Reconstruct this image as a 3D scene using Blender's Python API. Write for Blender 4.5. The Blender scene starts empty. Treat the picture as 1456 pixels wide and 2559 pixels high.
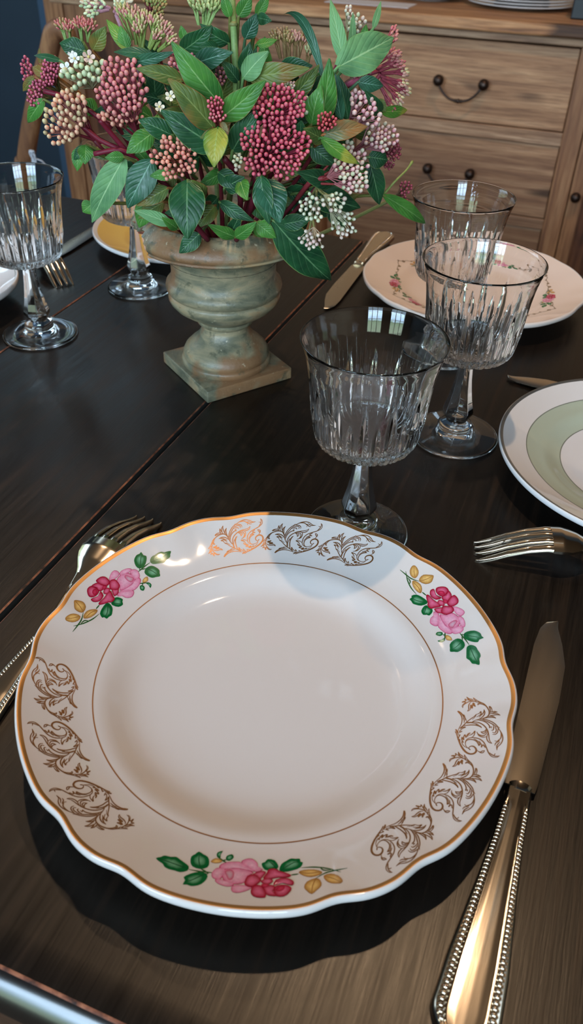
import bpy, bmesh, math, random
import numpy as np
from mathutils import Vector, Matrix, geometry
random.seed(7)
RNG = np.random.default_rng(11)
SC = bpy.context.scene
COL = SC.collection
TZ = 0.75                       # height of the table top above the floor
PI = math.pi

# ------------------------------------------------------------------ camera
F_PX, PITCH, ROLL, CH = 2001.47, 0.6774, 0.0294, 0.3488
CX, CY = 728.0, 1279.5
_F = Vector((0, math.cos(PITCH), -math.sin(PITCH)))
_U0 = Vector((0, math.sin(PITCH), math.cos(PITCH)))
_R0 = Vector((1, 0, 0))
_c, _s = math.cos(ROLL), math.sin(ROLL)
CR = _c * _R0 + _s * _U0
CU = -_s * _R0 + _c * _U0
CF = _F
EYE = Vector((0, 0, CH))        # measured from the table top

def ray(x, y):
    return CF * F_PX + CR * (x - CX) - CU * (y - CY)
def on_z(x, y, z=0.0):
    "point of the place, at height z over the table top, that the photo shows at x, y"
    d = ray(x, y); t = (z - CH) / d.z
    return EYE + d * t
def on_y(x, y, Y):
    d = ray(x, y)
    return EYE + d * (Y / d.y)
TH = math.radians(-20.25)       # the table and the sideboard stand parallel to this direction
EV = Vector((math.cos(TH), math.sin(TH), 0))
UV_ = Vector((-math.sin(TH), math.cos(TH), 0))
def eu(e, u, z=0.0):
    return EV * e + UV_ * u + Vector((0, 0, z))
def on_u(x, y, u):
    d = ray(x, y); t = u / d.dot(UV_)
    return EYE + d * t
def depth_of(P):
    return (P - EYE).dot(CF)
def W(P):
    return Vector((P[0], P[1], P[2] + TZ))

cam = bpy.data.cameras.new('camera')
co = bpy.data.objects.new('camera', cam); COL.objects.link(co)
co.matrix_world = Matrix.Translation(W(EYE)) @ Matrix((CR, CU, -CF)).transposed().to_4x4()
cam.sensor_width = 36; cam.sensor_height = 36; cam.sensor_fit = 'AUTO'
cam.lens = F_PX * 36 / 2559
cam.clip_start = 0.01
cam.dof.use_dof = True; cam.dof.focus_distance = 0.50; cam.dof.aperture_fstop = cam.lens / 2.0
SC.camera = co
SC.view_settings.view_transform = 'Standard'; SC.view_settings.look = 'None'; SC.view_settings.exposure = 0.0; SC.view_settings.gamma = 1.0; SC.view_settings.use_curve_mapping = False
SC.cycles.max_bounces = 18; SC.cycles.transmission_bounces = 18; SC.cycles.glossy_bounces = 8; SC.cycles.use_denoising = True; SC.cycles.sample_clamp_indirect = 6.0

# ------------------------------------------------------------------ object helpers
def tag(o, label=None, cat=None, group=None, kind=None):
    if label: o['label'] = label
    if cat: o['category'] = cat
    if group: o['group'] = group
    if kind: o['kind'] = kind
    return o
def empty(name, P, rz=0.0, label=None, cat=None, group=None):
    o = bpy.data.objects.new(name, None); COL.objects.link(o)
    o.location = W(P); o.rotation_euler = (0, 0, rz); o.empty_display_size = 0.02
    bpy.context.view_layer.update() if False else None
    return tag(o, label, cat, group)

class MB:
    "collects vertices and faces for one mesh object"
    def __init__(s):
        s.v = []; s.f = []; s.m = []; s.c = []; s.uv = []
    def add(s, vs, fs, m=0, c=None, uv=None):
        b = len(s.v)
        s.v.extend([tuple(p) for p in vs])
        s.f.extend([tuple(i + b for i in f) for f in fs])
        if isinstance(m, (list, tuple)): s.m.extend(m)
        else: s.m.extend([m] * len(fs))
        if c is None: c = [(1, 1, 1)] * len(vs)
        elif not isinstance(c, list): c = [tuple(c)] * len(vs)
        s.c.extend(c)
        s.uv.extend(uv if uv is not None else [(0, 0)] * len(vs))
    def box(s, lo, hi, m=0, M=None):
        x0, y0, z0 = lo; x1, y1, z1 = hi
        vs = [Vector(p) for p in ((x0,y0,z0),(x1,y0,z0),(x1,y1,z0),(x0,y1,z0),(x0,y0,z1),(x1,y0,z1),(x1,y1,z1),(x0,y1,z1))]
        if M: vs = [M @ p for p in vs]
        s.add(vs, [(0,3,2,1),(4,5,6,7),(0,1,5,4),(1,2,6,5),(2,3,7,6),(3,0,4,7)], m)
    def tube(s, pts, rad, n=8, m=0, c=None, cap=True):
        pts = [Vector(p) for p in pts]; k = len(pts)
        if not hasattr(rad, '__len__'): rad = [rad] * k
        vs = []; up = None
        for i, p in enumerate(pts):
            t = (pts[min(i+1, k-1)] - pts[max(i-1, 0)])
            if t.length < 1e-9: t = Vector((0,0,1))
            t.normalize()
            if up is None:
                up = Vector((0,0,1)) if abs(t.z) < .9 else Vector((1,0,0))
            a = t.cross(up); 
            if a.length < 1e-6: a = t.orthogonal()
            a.normalize(); b = a.cross(t).normalized(); up = b
            for j in range(n):
                q = 2*PI*j/n
                vs.append(p + (a*math.cos(q) + b*math.sin(q)) * rad[i])
        fs = []
        for i in range(k-1):
            for j in range(n):
                j2 = (j+1) % n
                fs.append((i*n+j, i*n+j2, (i+1)*n+j2, (i+1)*n+j))
        if cap:
            fs.append(tuple(range(n))[::-1] if False else tuple(range(n)))
            fs.append(tuple((k-1)*n + j for j in range(n))[::-1])
        s.add(vs, fs, m, c)
    def ball(s, P, r, m=0, c=None, n=8, k=6, squash=(1,1,1), M=None):
        vs = []; fs = []
        for i in range(k+1):
            a = PI*i/k
            for j in range(n):
                b = 2*PI*j/n
                q = Vector((math.sin(a)*math.cos(b)*squash[0], math.sin(a)*math.sin(b)*squash[1], math.cos(a)*squash[2])) * r
                if M: q = M @ q
                vs.append(Vector(P) + q)
        for i in range(k):
            for j in range(n):
                j2 = (j+1) % n
                fs.append((i*n+j, (i+1)*n+j, (i+1)*n+j2, i*n+j2))
        s.add(vs, fs, m, c)
    def lathe(s, prof, n=64, m=0, rfun=None, close=False, M=None, c=None, mfun=None):
        vs = []; fs = []; ms = []
        for i, (r, z) in enumerate(prof):
            for j in range(n):
                a = 2*PI*j/n
                rr, zz = (r, z) if rfun is None else rfun(i, r, z, a)
                p = Vector((rr*math.cos(a), rr*math.sin(a), zz))
                vs.append(M @ p if M else p)
        k = len(prof)
        for i in range(k if close else k-1):
            i2 = (i+1) % k
            for j in range(n):
                j2 = (j+1) % n
                fs.append((i*n+j, i*n+j2, i2*n+j2, i2*n+j)); ms.append(mfun(i, 2*PI*(j+.5)/n) if mfun else m)
        s.add(vs, fs, ms, c)
    def build(s, name, mats, parent=None, smooth=True, sharp=None, P=None):
        me = bpy.data.meshes.new(name)
        me.from_pydata([tuple(p) for p in s.v], [], s.f)
        if not isinstance(mats, (list, tuple)): mats = [mats]
        for m in mats: me.materials.append(m)
        me.polygons.foreach_set('material_index', s.m)
        me.polygons.foreach_set('use_smooth', [smooth] * len(s.f))
        ca = me.color_attributes.new('Col', 'FLOAT_COLOR', 'POINT')
        ca.data.foreach_set('color', np.array([(c[0], c[1], c[2], 1.0) for c in s.c], dtype=np.float32).ravel())
        uvl = me.uv_layers.new(name='UVMap')
        li = np.zeros(len(me.loops), dtype=np.int32); me.loops.foreach_get('vertex_index', li)
        uvl.data.foreach_set('uv', np.array(s.uv, dtype=np.float32)[li].ravel())
        bm = bmesh.new(); bm.from_mesh(me)
        bmesh.ops.remove_doubles(bm, verts=bm.verts, dist=1e-7)
        bmesh.ops.recalc_face_normals(bm, faces=bm.faces)
        bm.to_mesh(me); bm.free()
        me.update()
        if sharp is not None: me.set_sharp_from_angle(angle=math.radians(sharp))
        o = bpy.data.objects.new(name, me); COL.objects.link(o)
        if parent is not None: o.parent = parent
        elif P is not None: o.location = W(P)
        else: o.location = (0, 0, TZ)
        return o
def bevel(o, w, seg=2):
    md = o.modifiers.new('bevel', 'BEVEL'); md.width = w; md.segments = seg; md.limit_method = 'ANGLE'
    md.harden_normals = False
    return o
def copy_tree(o, parent=None):
    c = o.copy(); COL.objects.link(c); c.parent = parent
    for ch in list(o.children): copy_tree(ch, c)
    return c
def srgb(r, g, b):
    f = lambda v: (v/255)/12.92 if v/255 <= .04045 else (((v/255)+.055)/1.055)**2.4
    return (f(r), f(g), f(b))

# ------------------------------------------------------------------ material helpers
class NT:
    def __init__(s, name):
        s.mat = bpy.data.materials.new(name); s.mat.use_nodes = True
        s.t = s.mat.node_tree; s.n = s.t.nodes
        s.b = s.n['Principled BSDF']; s.l = s.t.links
    def node(s, typ, **k):
        q = s.n.new(typ)
        for a, b in k.items():
            if a in q.inputs.keys() if False else False: pass
            setattr(q, a, b)
        return q
    def link(s, a, b): s.l.new(a, b)
    def set(s, **k):
        names = dict(color='Base Color', rough='Roughness', metal='Metallic', ior='IOR', trans='Transmission Weight', coat='Coat Weight', coatr='Coat Roughness', spec='Specular IOR Level', sss='Subsurface Weight', sheen='Sheen Weight', sssr='Subsurface Scale')
        for a, v in k.items():
            v = (*v, 1) if a == 'color' else v
            s.b.inputs[names[a]].default_value = v
        return s
    def coords(s, kind='Object', scale=(1,1,1), rot=(0,0,0)):
        t = s.node('ShaderNodeTexCoord'); m = s.node('ShaderNodeMapping')
        m.inputs['Scale'].default_value = scale
        src = t.outputs[kind]
        if any(rot):
            r = s.node('ShaderNodeMapping'); r.inputs['Rotation'].default_value = rot; s.link(src, r.inputs['Vector']); src = r.outputs['Vector']
        s.link(src, m.inputs['Vector']); return m.outputs['Vector']
    def noise(s, vec, scale, detail=4, rough=.55, dist=0):
        q = s.node('ShaderNodeTexNoise'); q.inputs['Scale'].default_value = scale; q.inputs['Detail'].default_value = detail
        q.inputs['Roughness'].default_value = rough; q.inputs['Distortion'].default_value = dist
        s.link(vec, q.inputs['Vector']); return q.outputs['Fac']
    def ramp(s, fac, stops, interp='LINEAR'):
        q = s.node('ShaderNodeValToRGB'); q.color_ramp.interpolation = interp
        e = q.color_ramp.elements
        while len(e) < len(stops): e.new(.5)
        for i, (p, c) in enumerate(stops):
            e[i].position = p; e[i].color = (*c, 1) if hasattr(c, '__len__') else (c, c, c, 1)
        s.link(fac, q.inputs['Fac']); return q.outputs['Color']
    def mix(s, fac, a, b, mode='MIX'):
        q = s.node('ShaderNodeMix'); q.data_type = 'RGBA'; q.blend_type = mode
        for sock, v in ((q.inputs[0], fac), (q.inputs[6], a), (q.inputs[7], b)):
            if isinstance(v, (int, float)): sock.default_value = v
            elif isinstance(v, tuple): sock.default_value = (*v, 1)
            else: s.link(v, sock)
        return q.outputs[2]
    def math(s, op, a, b=0.0):
        q = s.node('ShaderNodeMath'); q.operation = op
        for i, v in enumerate((a, b)):
            if isinstance(v, (int, float)): q.inputs[i].default_value = v
            else: s.link(v, q.inputs[i])
        return q.outputs[0]
    def bump(s, h, strength=.3, dist=.001):
        q = s.node('ShaderNodeBump'); q.inputs['Strength'].default_value = strength; q.inputs['Distance'].default_value = dist
        s.link(h, q.inputs['Height']); s.link(q.outputs['Normal'], s.b.inputs['Normal']); return q
    def col(s, sock): s.link(sock, s.b.inputs['Base Color'])
    def rgh(s, sock): s.link(sock, s.b.inputs['Roughness'])

def plain(name, color, rough=.5, **k):
    return NT(name).set(color=color, rough=rough, **k).mat

# black stained varnished table wood: grain runs along the boards
def m_table():
    m = NT('black_stained_wood')
    v = m.coords('Object', rot=(0, 0, -TH))
    vg = m.coords('Object', scale=(1, .035, 1), rot=(0, 0, -TH))
    g1 = m.noise(vg, 900, 6, .65); g2 = m.noise(vg, 190, 5, .6, .4)
    big = m.noise(v, 9, 3, .5); spk = m.noise(v, 300, 2, .5)
    c = m.ramp(g2, [(.30, srgb(7, 5, 5)), (.52, srgb(14, 9, 7)), (.72, srgb(32, 19, 11))])
    c = m.mix(m.ramp(big, [(.42, 0.0), (.62, .55)]), c, srgb(18, 11, 8))
    m.col(c)
    m.rgh(m.ramp(m.math('ADD', m.math('MULTIPLY', g2, .6), m.math('MULTIPLY', g1, .4)), [(.35, .28), (.65, .42)]))
    m.b.inputs['Specular Tint'].default_value = (1, .92, .82, 1)
    m.set(spec=.42)
    h = m.math('ADD', m.math('MULTIPLY', g1, .8), m.math('MULTIPLY', g2, .5))
    m.bump(h, .15, .0008)
    return m.mat
def m_worn():
    m = NT('worn_edge_wood'); v = m.coords('Object', scale=(1, 1, 1))
    n = m.noise(v, 120, 4, .6)
    m.col(m.ramp(n, [(.35, srgb(44, 26, 20)), (.5, srgb(112, 64, 44)), (.7, srgb(160, 100, 72))]))
    m.set(rough=.45); return m.mat
def m_oldwood(name, rot, dark=(122, 84, 60), mid=(166, 120, 86), light=(196, 150, 112), seed=0.0):
    m = NT(name)
    v0 = m.coords('Object', scale=(.35 if rot == 'x' else 1, 1, .35 if rot == 'z' else 1), rot=(0, 0, -TH))
    vg = m.coords('Object', scale=(.045 if rot == 'x' else 1, 1, .045 if rot == 'z' else 1), rot=(0, 0, -TH))
    g1 = m.noise(vg, 70, 6, .62, .6); g2 = m.noise(vg, 330, 4, .6); big = m.noise(v0, 3.3 + seed, 3, .5)
    kn = m.noise(v0, 11 + seed, 2, .4)
    c = m.ramp(g1, [(.30, srgb(*dark)), (.48, srgb(*mid)), (.66, srgb(*light))])
    c = m.mix(m.ramp(big, [(.40, .55), (.60, 0.0)]), c, srgb(104, 72, 56))
    c = m.mix(m.ramp(g2, [(.35, .45), (.55, 0.0)]), c, srgb(96, 62, 44))
    c = m.mix(m.ramp(kn, [(.27, .85), (.33, 0.0)]), c, srgb(52, 33, 24))
    m.col(c); m.set(rough=.5, spec=.3)
    m.bump(g2, .3, .0006); return m.mat
def m_porcelain(name, col, warm=None):
    m = NT(name)
    v = m.coords('Object'); n = m.noise(v, 900, 2, .5); s_ = m.noise(v, 2200, 1, .5)
    c = m.mix(m.ramp(s_, [(.20, .5), (.235, 0.0)]), col, tuple(k*.55 for k in col))
    m.col(c); m.set(rough=.05, spec=.42, coat=.1, coatr=.03)
    m.bump(m.noise(v, 60, 2, .5), .05, .0006); return m.mat
def m_metal(name, col, r0=.12, r1=.3, scr=500):
    m = NT(name); v = m.coords('Object', scale=(.15, 1, 1)); n = m.noise(v, scr, 4, .6); b = m.noise(v, 30, 3, .5)
    m.set(metal=1.0, color=col); m.rgh(m.ramp(b, [(.3, r0), (.7, r1)])); m.bump(n, .06, .0002); return m.mat
def m_attr(name, rough=.45, spec=.4, coat=0.0, bump=0.0, sss=0.0):
    m = NT(name); a = m.node('ShaderNodeVertexColor'); a.layer_name = 'Col'
    v = m.coords('Object'); n = m.noise(v, 700, 3, .5)
    c = m.mix(.35, a.outputs['Color'], m.ramp(n, [(.3, .45), (.7, 1.0)]), 'MULTIPLY')
    m.col(c); m.set(rough=rough, spec=spec, coat=coat, coatr=.08)
    if bump: m.bump(n, bump, .0005)
    return m.mat
def m_urn():
    m = NT('patinated_terracotta'); v = m.coords('Object'); vs = m.coords('Object', scale=(1, 1, 3.0))
    n1 = m.noise(vs, 26, 6, .62, .5); n2 = m.noise(v, 70, 6, .7); n3 = m.noise(v, 16, 4, .55); n4 = m.noise(v, 240, 3, .6)
    c = m.ramp(n1, [(.30, srgb(70, 72, 58)), (.44, srgb(104, 100, 80)), (.58, srgb(142, 128, 100)), (.72, srgb(152, 118, 80))])
    c = m.mix(m.ramp(n3, [(.50, 0.0), (.58, .8)]), c, srgb(124, 82, 50))
    c = m.mix(m.ramp(n2, [(.36, .7), (.45, 0.0)]), c, srgb(62, 66, 52))
    c = m.mix(m.ramp(n4, [(.66, 0.0), (.74, .6)]), c, srgb(196, 180, 150))
    m.col(c); m.rgh(m.ramp(n2, [(.3, .30), (.7, .55)])); m.set(spec=.45)
    m.bump(m.math('ADD', n2, n4), .35, .0009); return m.mat
def m_terra():
    m = NT('bare_terracotta'); v = m.coords('Object'); n = m.noise(v, 160, 5, .7)
    m.col(m.ramp(n, [(.3, srgb(120, 62, 44)), (.7, srgb(176, 104, 78))])); m.set(rough=.85); m.bump(n, .7, .001); return m.mat
def m_leaf(name, dark, light, vein, edge, glossy=.32, patch=None):
    m = NT(name)
    t = m.node('ShaderNodeTexCoord'); sp = m.node('ShaderNodeSeparateXYZ'); m.link(t.outputs['UV'], sp.inputs[0])
    u, v = sp.outputs[0], sp.outputs[1]           # u across -1..1 stored 0..1, v along
    au = m.math('ABSOLUTE', m.math('SUBTRACT', u, .5))
    mid = m.math('LESS_THAN', au, .022)
    ph = m.math('SUBTRACT', m.math('MULTIPLY', v, 7.5), m.math('MULTIPLY', au, 5.2))
    fr = m.math('ABSOLUTE', m.math('SUBTRACT', m.math('FRACT', ph), .5))
    side = m.math('MULTIPLY', m.math('LESS_THAN', fr, .045), m.math('LESS_THAN', au, .46))
    w = m.coords('Object'); n = m.noise(w, 55, 4, .6); n2 = m.noise(w, 420, 3, .6)
    c = m.ramp(n, [(.35, dark), (.65, light)])
    if patch: c = m.mix(m.ramp(m.noise(w, 38, 3, .5), [(.52, 0.0), (.62, .8)]), c, patch)
    c = m.mix(m.math('MULTIPLY', side, .2), c, vein)
    c = m.mix(m.math('MULTIPLY', mid, .7), c, vein)
    c = m.mix(m.math('GREATER_THAN', au, .475), c, edge)
    m.col(c); m.rgh(m.ramp(n2, [(.3, glossy + .02), (.7, glossy + .2)])); m.set(spec=.32)
    h = m.math('ADD', m.math('MULTIPLY', n2, .25), m.math('MULTIPLY', m.math('MINIMUM', fr, .3), 1.6))
    m.bump(h, .5, .0007)
    # a little light passes through the blade
    tr = m.node('ShaderNodeBsdfTranslucent'); m.link(c, tr.inputs['Color'])
    mx = m.node('ShaderNodeMixShader'); mx.inputs[0].default_value = .12
    out = m.n['Material Output']
    m.link(m.b.outputs[0], mx.inputs[1]); m.link(tr.outputs[0], mx.inputs[2]); m.link(mx.outputs[0], out.inputs['Surface'])
    return m.mat

M = {}
M['table'] = m_table(); M['worn'] = m_worn(); M['edge'] = NT('polished_black_edge').set(color=srgb(24, 18, 15), rough=.22, spec=.5, coat=.5, coatr=.15).mat
M['wood_x'] = m_oldwood('reclaimed_pine_horizontal', 'x'); M['wood_z'] = m_oldwood('reclaimed_pine_upright', 'z', (120, 76, 50), (172, 118, 78), (200, 146, 102), .7)
M['wood_top'] = m_oldwood('reclaimed_pine_top', 'x', (110, 70, 46), (176, 120, 78), (214, 160, 114), 1.3)
M['wood_rail'] = m_oldwood('pale_pine_rail', 'x', (120, 84, 60), (168, 126, 94), (200, 160, 126), 2.1)
M['wood_dark'] = m_oldwood('dark_pine_panel', 'z', (58, 32, 20), (98, 58, 38), (128, 82, 54), 3.0)
M['chairwood'] = m_oldwood('bent_chair_wood', 'z', (104, 62, 36), (150, 98, 58), (184, 130, 84), 4.1)
M['plate'] = m_porcelain('cream_porcelain', srgb(201, 191, 187))
M['white_china'] = m_porcelain('white_china', srgb(206, 200, 199))
M['pink_china'] = m_porcelain('blush_china', srgb(214, 194, 184))
M['sage'] = m_porcelain('sage_glaze', srgb(164, 170, 152))
M['yellow'] = m_porcelain('mustard_glaze', srgb(206, 168, 84))
M['gold'] = m_metal('worn_gilding', srgb(176, 132, 82), .34, .5)
M['gold_dark'] = NT('brown_gilt_print').set(color=srgb(132, 88, 50), metal=.55, rough=.35).mat
M['silver_line'] = NT('platinum_line').set(color=srgb(140, 140, 138), metal=.8, rough=.3).mat
M['grey_line'] = plain('grey_glaze_line', srgb(110, 112, 100), .3)
M['steel'] = m_metal('cutlery_steel', srgb(212, 196, 176), .10, .24)
M['steel_blade'] = m_metal('brushed_blade_steel', srgb(206, 190, 170), .20, .30)
M['print'] = m_attr('printed_transfer', .08, .42, 0.0)
M['iron'] = m_metal('dark_iron', srgb(74, 60, 54), .35, .5, 200)
M['urn'] = m_urn(); M['terra'] = m_terra()
M['bud'] = m_attr('flower_bud', .5, .3)
M['stalk'] = m_attr('flower_stalk', .5, .3)
M['petal'] = m_attr('flower_petal', .6, .2)
M['glass'] = NT('clear_glass').set(color=(1, 1, 1), rough=0.0, trans=1.0, ior=1.5).mat
M['paper'] = plain('white_paper', srgb(216, 206, 206), .7)
M['black_box'] = plain('black_card', srgb(20, 20, 24), .4)
M['cord'] = plain('white_cord', srgb(200, 200, 205), .8)
M['soil'] = NT('dark_moss').set(color=srgb(26, 24, 18), rough=.95).mat
def m_wall(name, col, sc=6):
    m = NT(name); v = m.coords('Object'); n = m.noise(v, sc, 4, .6)
    m.col(m.ramp(n, [(.3, tuple(k*.85 for k in col)), (.7, col)])); m.set(rough=.75); m.bump(m.noise(v, 180, 3, .6), .1, .001); return m.mat
M['navy'] = m_wall('navy_wall_paint', srgb(42, 56, 68)); M['navy2'] = m_wall('slate_trim_paint', srgb(62, 84, 106))
M['beige'] = m_wall('warm_beige_paint', srgb(196, 174, 146)); M['ceil'] = m_wall('warm_ceiling_paint', srgb(96, 72, 50))
M['warmwall'] = m_wall('tan_wall_paint', srgb(172, 134, 98))
M['floor'] = m_oldwood('floor_boards', 'x', (60, 42, 30), (92, 66, 46), (120, 88, 62), 5.0)
L_ = {}
L_['dark'] = m_leaf('leaf_dark_green', srgb(22, 56, 34), srgb(38, 86, 48), srgb(104, 140, 96), srgb(96, 120, 66), .30)
L_['mid'] = m_leaf('leaf_mid_green', srgb(48, 98, 40), srgb(78, 132, 52), srgb(134, 168, 100), srgb(110, 110, 56), .32)
L_['matte'] = m_leaf('leaf_pale_green', srgb(82, 124, 80), srgb(112, 156, 100), srgb(164, 194, 140), srgb(110, 150, 90), .45)
L_['olive'] = m_leaf('leaf_olive', srgb(62, 84, 40), srgb(104, 116, 52), srgb(140, 150, 84), srgb(132, 84, 44), .34, srgb(128, 96, 44))
L_['yellow'] = m_leaf('leaf_yellowing', srgb(54, 104, 40), srgb(96, 138, 48), srgb(164, 172, 92), srgb(60, 96, 40), .32, srgb(176, 160, 62))
L_['blue'] = m_leaf('leaf_bluish_green', srgb(34, 72, 50), srgb(56, 102, 74), srgb(120, 158, 136), srgb(60, 90, 60), .24)
L_['rust'] = m_leaf('leaf_rust_edged', srgb(88, 96, 62), srgb(122, 124, 88), srgb(150, 130, 90), srgb(150, 88, 46), .28, srgb(150, 96, 50))

# ================================================================== THE SETTING
def struct(name, mb, mat, smooth=False, P=None):
    o = mb.build(name, mat, None, smooth); o['kind'] = 'structure'; return o
RE0, RE1, RU0, RU1 = -2.5, 3.0, -2.3, 2.56      # room in table directions
FZ, CZ = -TZ, 1.95
def slab(e0, e1, u0, u1, z0, z1, mb=None, m=0):
    mb = mb or MB()
    vs = [eu(e, u, z) for z in (z0, z1) for (e, u) in ((e0, u0), (e1, u0), (e1, u1), (e0, u1))]
    mb.add(vs, [(0,3,2,1),(4,5,6,7),(0,1,5,4),(1,2,6,5),(2,3,7,6),(3,0,4,7)], m)
    return mb
struct('floor', slab(RE0-.2, RE1+.2, RU0-.2, RU1+.2, FZ-.1, FZ), M['floor'])
struct('ceiling', slab(RE0-.2, RE1+.2, RU0-.2, RU1+.2, CZ, CZ+.1), M['ceil'])
def wall_with_openings(name, axis, fixed, a0, a1, thick, holes, mat):
    "a wall along e (axis 'e') or u, with rectangular openings (a0,a1,z0,z1)"
    mb = MB()
    def seg(p, q, z0, z1):
        if q - p < 1e-6 or z1 - z0 < 1e-6: return
        if axis == 'e': slab(p, q, min(fixed, fixed+thick), max(fixed, fixed+thick), z0, z1, mb)
        else: slab(min(fixed, fixed+thick), max(fixed, fixed+thick), p, q, z0, z1, mb)
    cur = a0
    for (p, q, z0, z1) in sorted(holes):
        seg(cur, p, FZ, CZ); seg(p, q, FZ, z0); seg(p, q, z1, CZ); cur = q
    seg(cur, a1, FZ, CZ)
    return struct(name, mb, mat)
WB = [(-1.75, -.45, -.05, 1.75), (.15, 1.45, -.05, 1.75)]         # windows behind the photographer
WL = [(.2, 1.5, .25, 1.55)]                                   # window in the left wall
wall_with_openings('wall_back', 'e', RU1, RE0, -1.56, .15, [(-2.32, -1.86, 1.0, 1.80)], M['navy'])
wall_with_openings('wall_alcove', 'e', RU1, -1.56, RE1, .15, [], M['navy'])
struct('trim_2', slab(-1.5, 1.6, RU1-.03, RU1-.001, .10, 1.12), M['warmwall'])
wall_with_openings('wall_front', 'e', RU0, RE0, RE1, -.15, WB, M['beige'])
wall_with_openings('wall_left', 'u', RE0, RU0, RU1, -.15, WL, M['navy'])
WK = [(-2.32, -1.86, 1.0, 1.80)]
wall_with_openings('wall_right', 'u', RE1, RU0, RU1, .15, [], M['beige'])
struct('trim_1', slab(on_u(99, 45, RU1-.03).dot(EV), -1.502, RU1-.03, RU1-.001, FZ, 1.95), M['navy2'])

def m_daylight(name, k, low):
    "the view through a window: bright overcast sky over dark trees and a pale wall"
    m = NT(name); t = m.node('ShaderNodeTexCoord'); sp = m.node('ShaderNodeSeparateXYZ'); m.link(t.outputs['UV'], sp.inputs[0])
    v = m.coords('UV', scale=(3, 3, 3)); n = m.noise(v, 3, 5, .6)
    h = m.math('ADD', sp.outputs[1], m.math('MULTIPLY', m.math('SUBTRACT', n, .5), .35))
    c = m.ramp(h, [(.0, (.16*low, .20*low, .16*low)), (.22, (.10, .16, .10)), (.34, (.30, .44, .56)), (.5, (.54, .76, 1.0)), (1.0, (.62, .83, 1.0))])
    e = m.node('ShaderNodeEmission'); m.link(c, e.inputs['Color']); e.inputs['Strength'].default_value = k
    m.link(e.outputs[0], m.n['Material Output'].inputs['Surface']); return m.mat
DAY = m_daylight('daylight_garden_view', 23, 1.0); DAY2 = m_daylight('daylight_side_view', 6, 1.5)
M['sash'] = plain('white_window_paint', srgb(220, 220, 215), .4)
def window(idx, axis, fixed, inward, hole, mat):
    p, q, z0, z1 = hole
    mb = MB(); pane = MB()
    def bar(a0, a1, b0, b1, off=.0, th=.05):
        lo, hi = fixed - inward*(off+th), fixed - inward*off
        if axis == 'e': slab(a0, a1, min(lo, hi), max(lo, hi), b0, b1, mb)
        else: slab(min(lo, hi), max(lo, hi), a0, a1, b0, b1, mb)
    w = .05
    bar(p, q, z0, z0+w); bar(p, q, z1-w, z1); bar(p, p+w, z0, z1); bar(q-w, q, z0, z1)
    n = 2; 
    for i in range(1, 3): x = p + (q-p)*i/3; bar(x-.02, x+.02, z0, z1, .01, .03)
    for i in range(1, 3): z = z0 + (z1-z0)*i/3; bar(p, q, z-.012, z+.012, .01, .03)
    fr = struct('window_%d' % idx, mb, M['sash'])
    d = fixed - inward*.06
    P = [eu(p, d, z0), eu(q, d, z0), eu(q, d, z1), eu(p, d, z1)] if axis == 'e' else [eu(d, p, z0), eu(d, q, z0), eu(d, q, z1), eu(d, p, z1)]
    pane.add(P, [(0, 1, 2, 3)], 0, None, [(0, 0), (1, 0), (1, 1), (0, 1)])
    o = pane.build('pane', mat, fr, False); 
window(1, 'e', RU0, 1, WB[0], DAY); window(2, 'e', RU0, 1, WB[1], DAY); window(3, 'u', RE0, 1, WL[0], DAY2)
window(4, 'e', RU1, -1, WK[0], m_daylight('daylight_yard_view', 6.5, 1.5))

# ------------------------------------------------------------------ lamps of the room
def lamp(name, P, aim, power, color, size, angle=None, blend=.5, label=None):
    root = empty(name, P, 0, label, 'lamp', 'ceiling downlights')
    mb = MB(); mb.lathe([(.036, 0), (.048, 0), (.052, .004), (.050, .08), (.036, .08), (.034, .02), (.036, 0)], 32)
    d = (Vector(aim) - Vector(P)).normalized(); q = d.to_track_quat('-Z', 'Y').to_matrix().to_4x4()
    o = mb.build('housing', M['sash'], root); o.matrix_parent_inverse = Matrix(); o.rotation_euler = q.to_euler()
    mb = MB(); mb.tube([Vector((0,0,.06)), Vector((0,0,CZ-P[2]))] if False else [Vector((0,0,.07)), Vector((0,0,max(.075, CZ-P[2])))], .008, 10); mb.build('mounting_rod', M['sash'], root)
    l = bpy.data.lights.new('spot', 'SPOT' if angle else 'AREA')
    l.energy = power; l.color = color
    if angle: l.spot_size = math.radians(angle); l.spot_blend = blend; l.shadow_soft_size = size
    else: l.shape = 'DISK'; l.size = size*2
    lo = bpy.data.objects.new('bulb', l); COL.objects.link(lo); lo.parent = root
    lo.rotation_euler = q.to_euler(); lo.location = d * .012
    return root
WARM = (1.0, .72, .47)
LP = Vector((.170, .650, 1.28))
lamp('ceiling_spotlight', LP, (.03, .25, 0), 25, WARM, .013, 110, .8, 'white ceiling downlight above the rose rimmed dinner plate')
lamp('ceiling_spotlight', eu(-.9, 1.2, 1.7), (-.05, .7, .2), 20, WARM, .03, 110, .8, 'white ceiling downlight above the flower urn end of the table')
lamp('ceiling_spotlight', eu(.2, 1.1, 1.75), eu(.1, 2.2, -.1), 40, WARM, .03, 100, .9, 'white ceiling downlight aimed at the pine sideboard')
w = bpy.data.worlds.new('world'); SC.world = w; w.use_nodes = True
w.node_tree.nodes['Background'].inputs[0].default_value = (.5, .6, .75, 1); w.node_tree.nodes['Background'].inputs[1].default_value = .25

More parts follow.
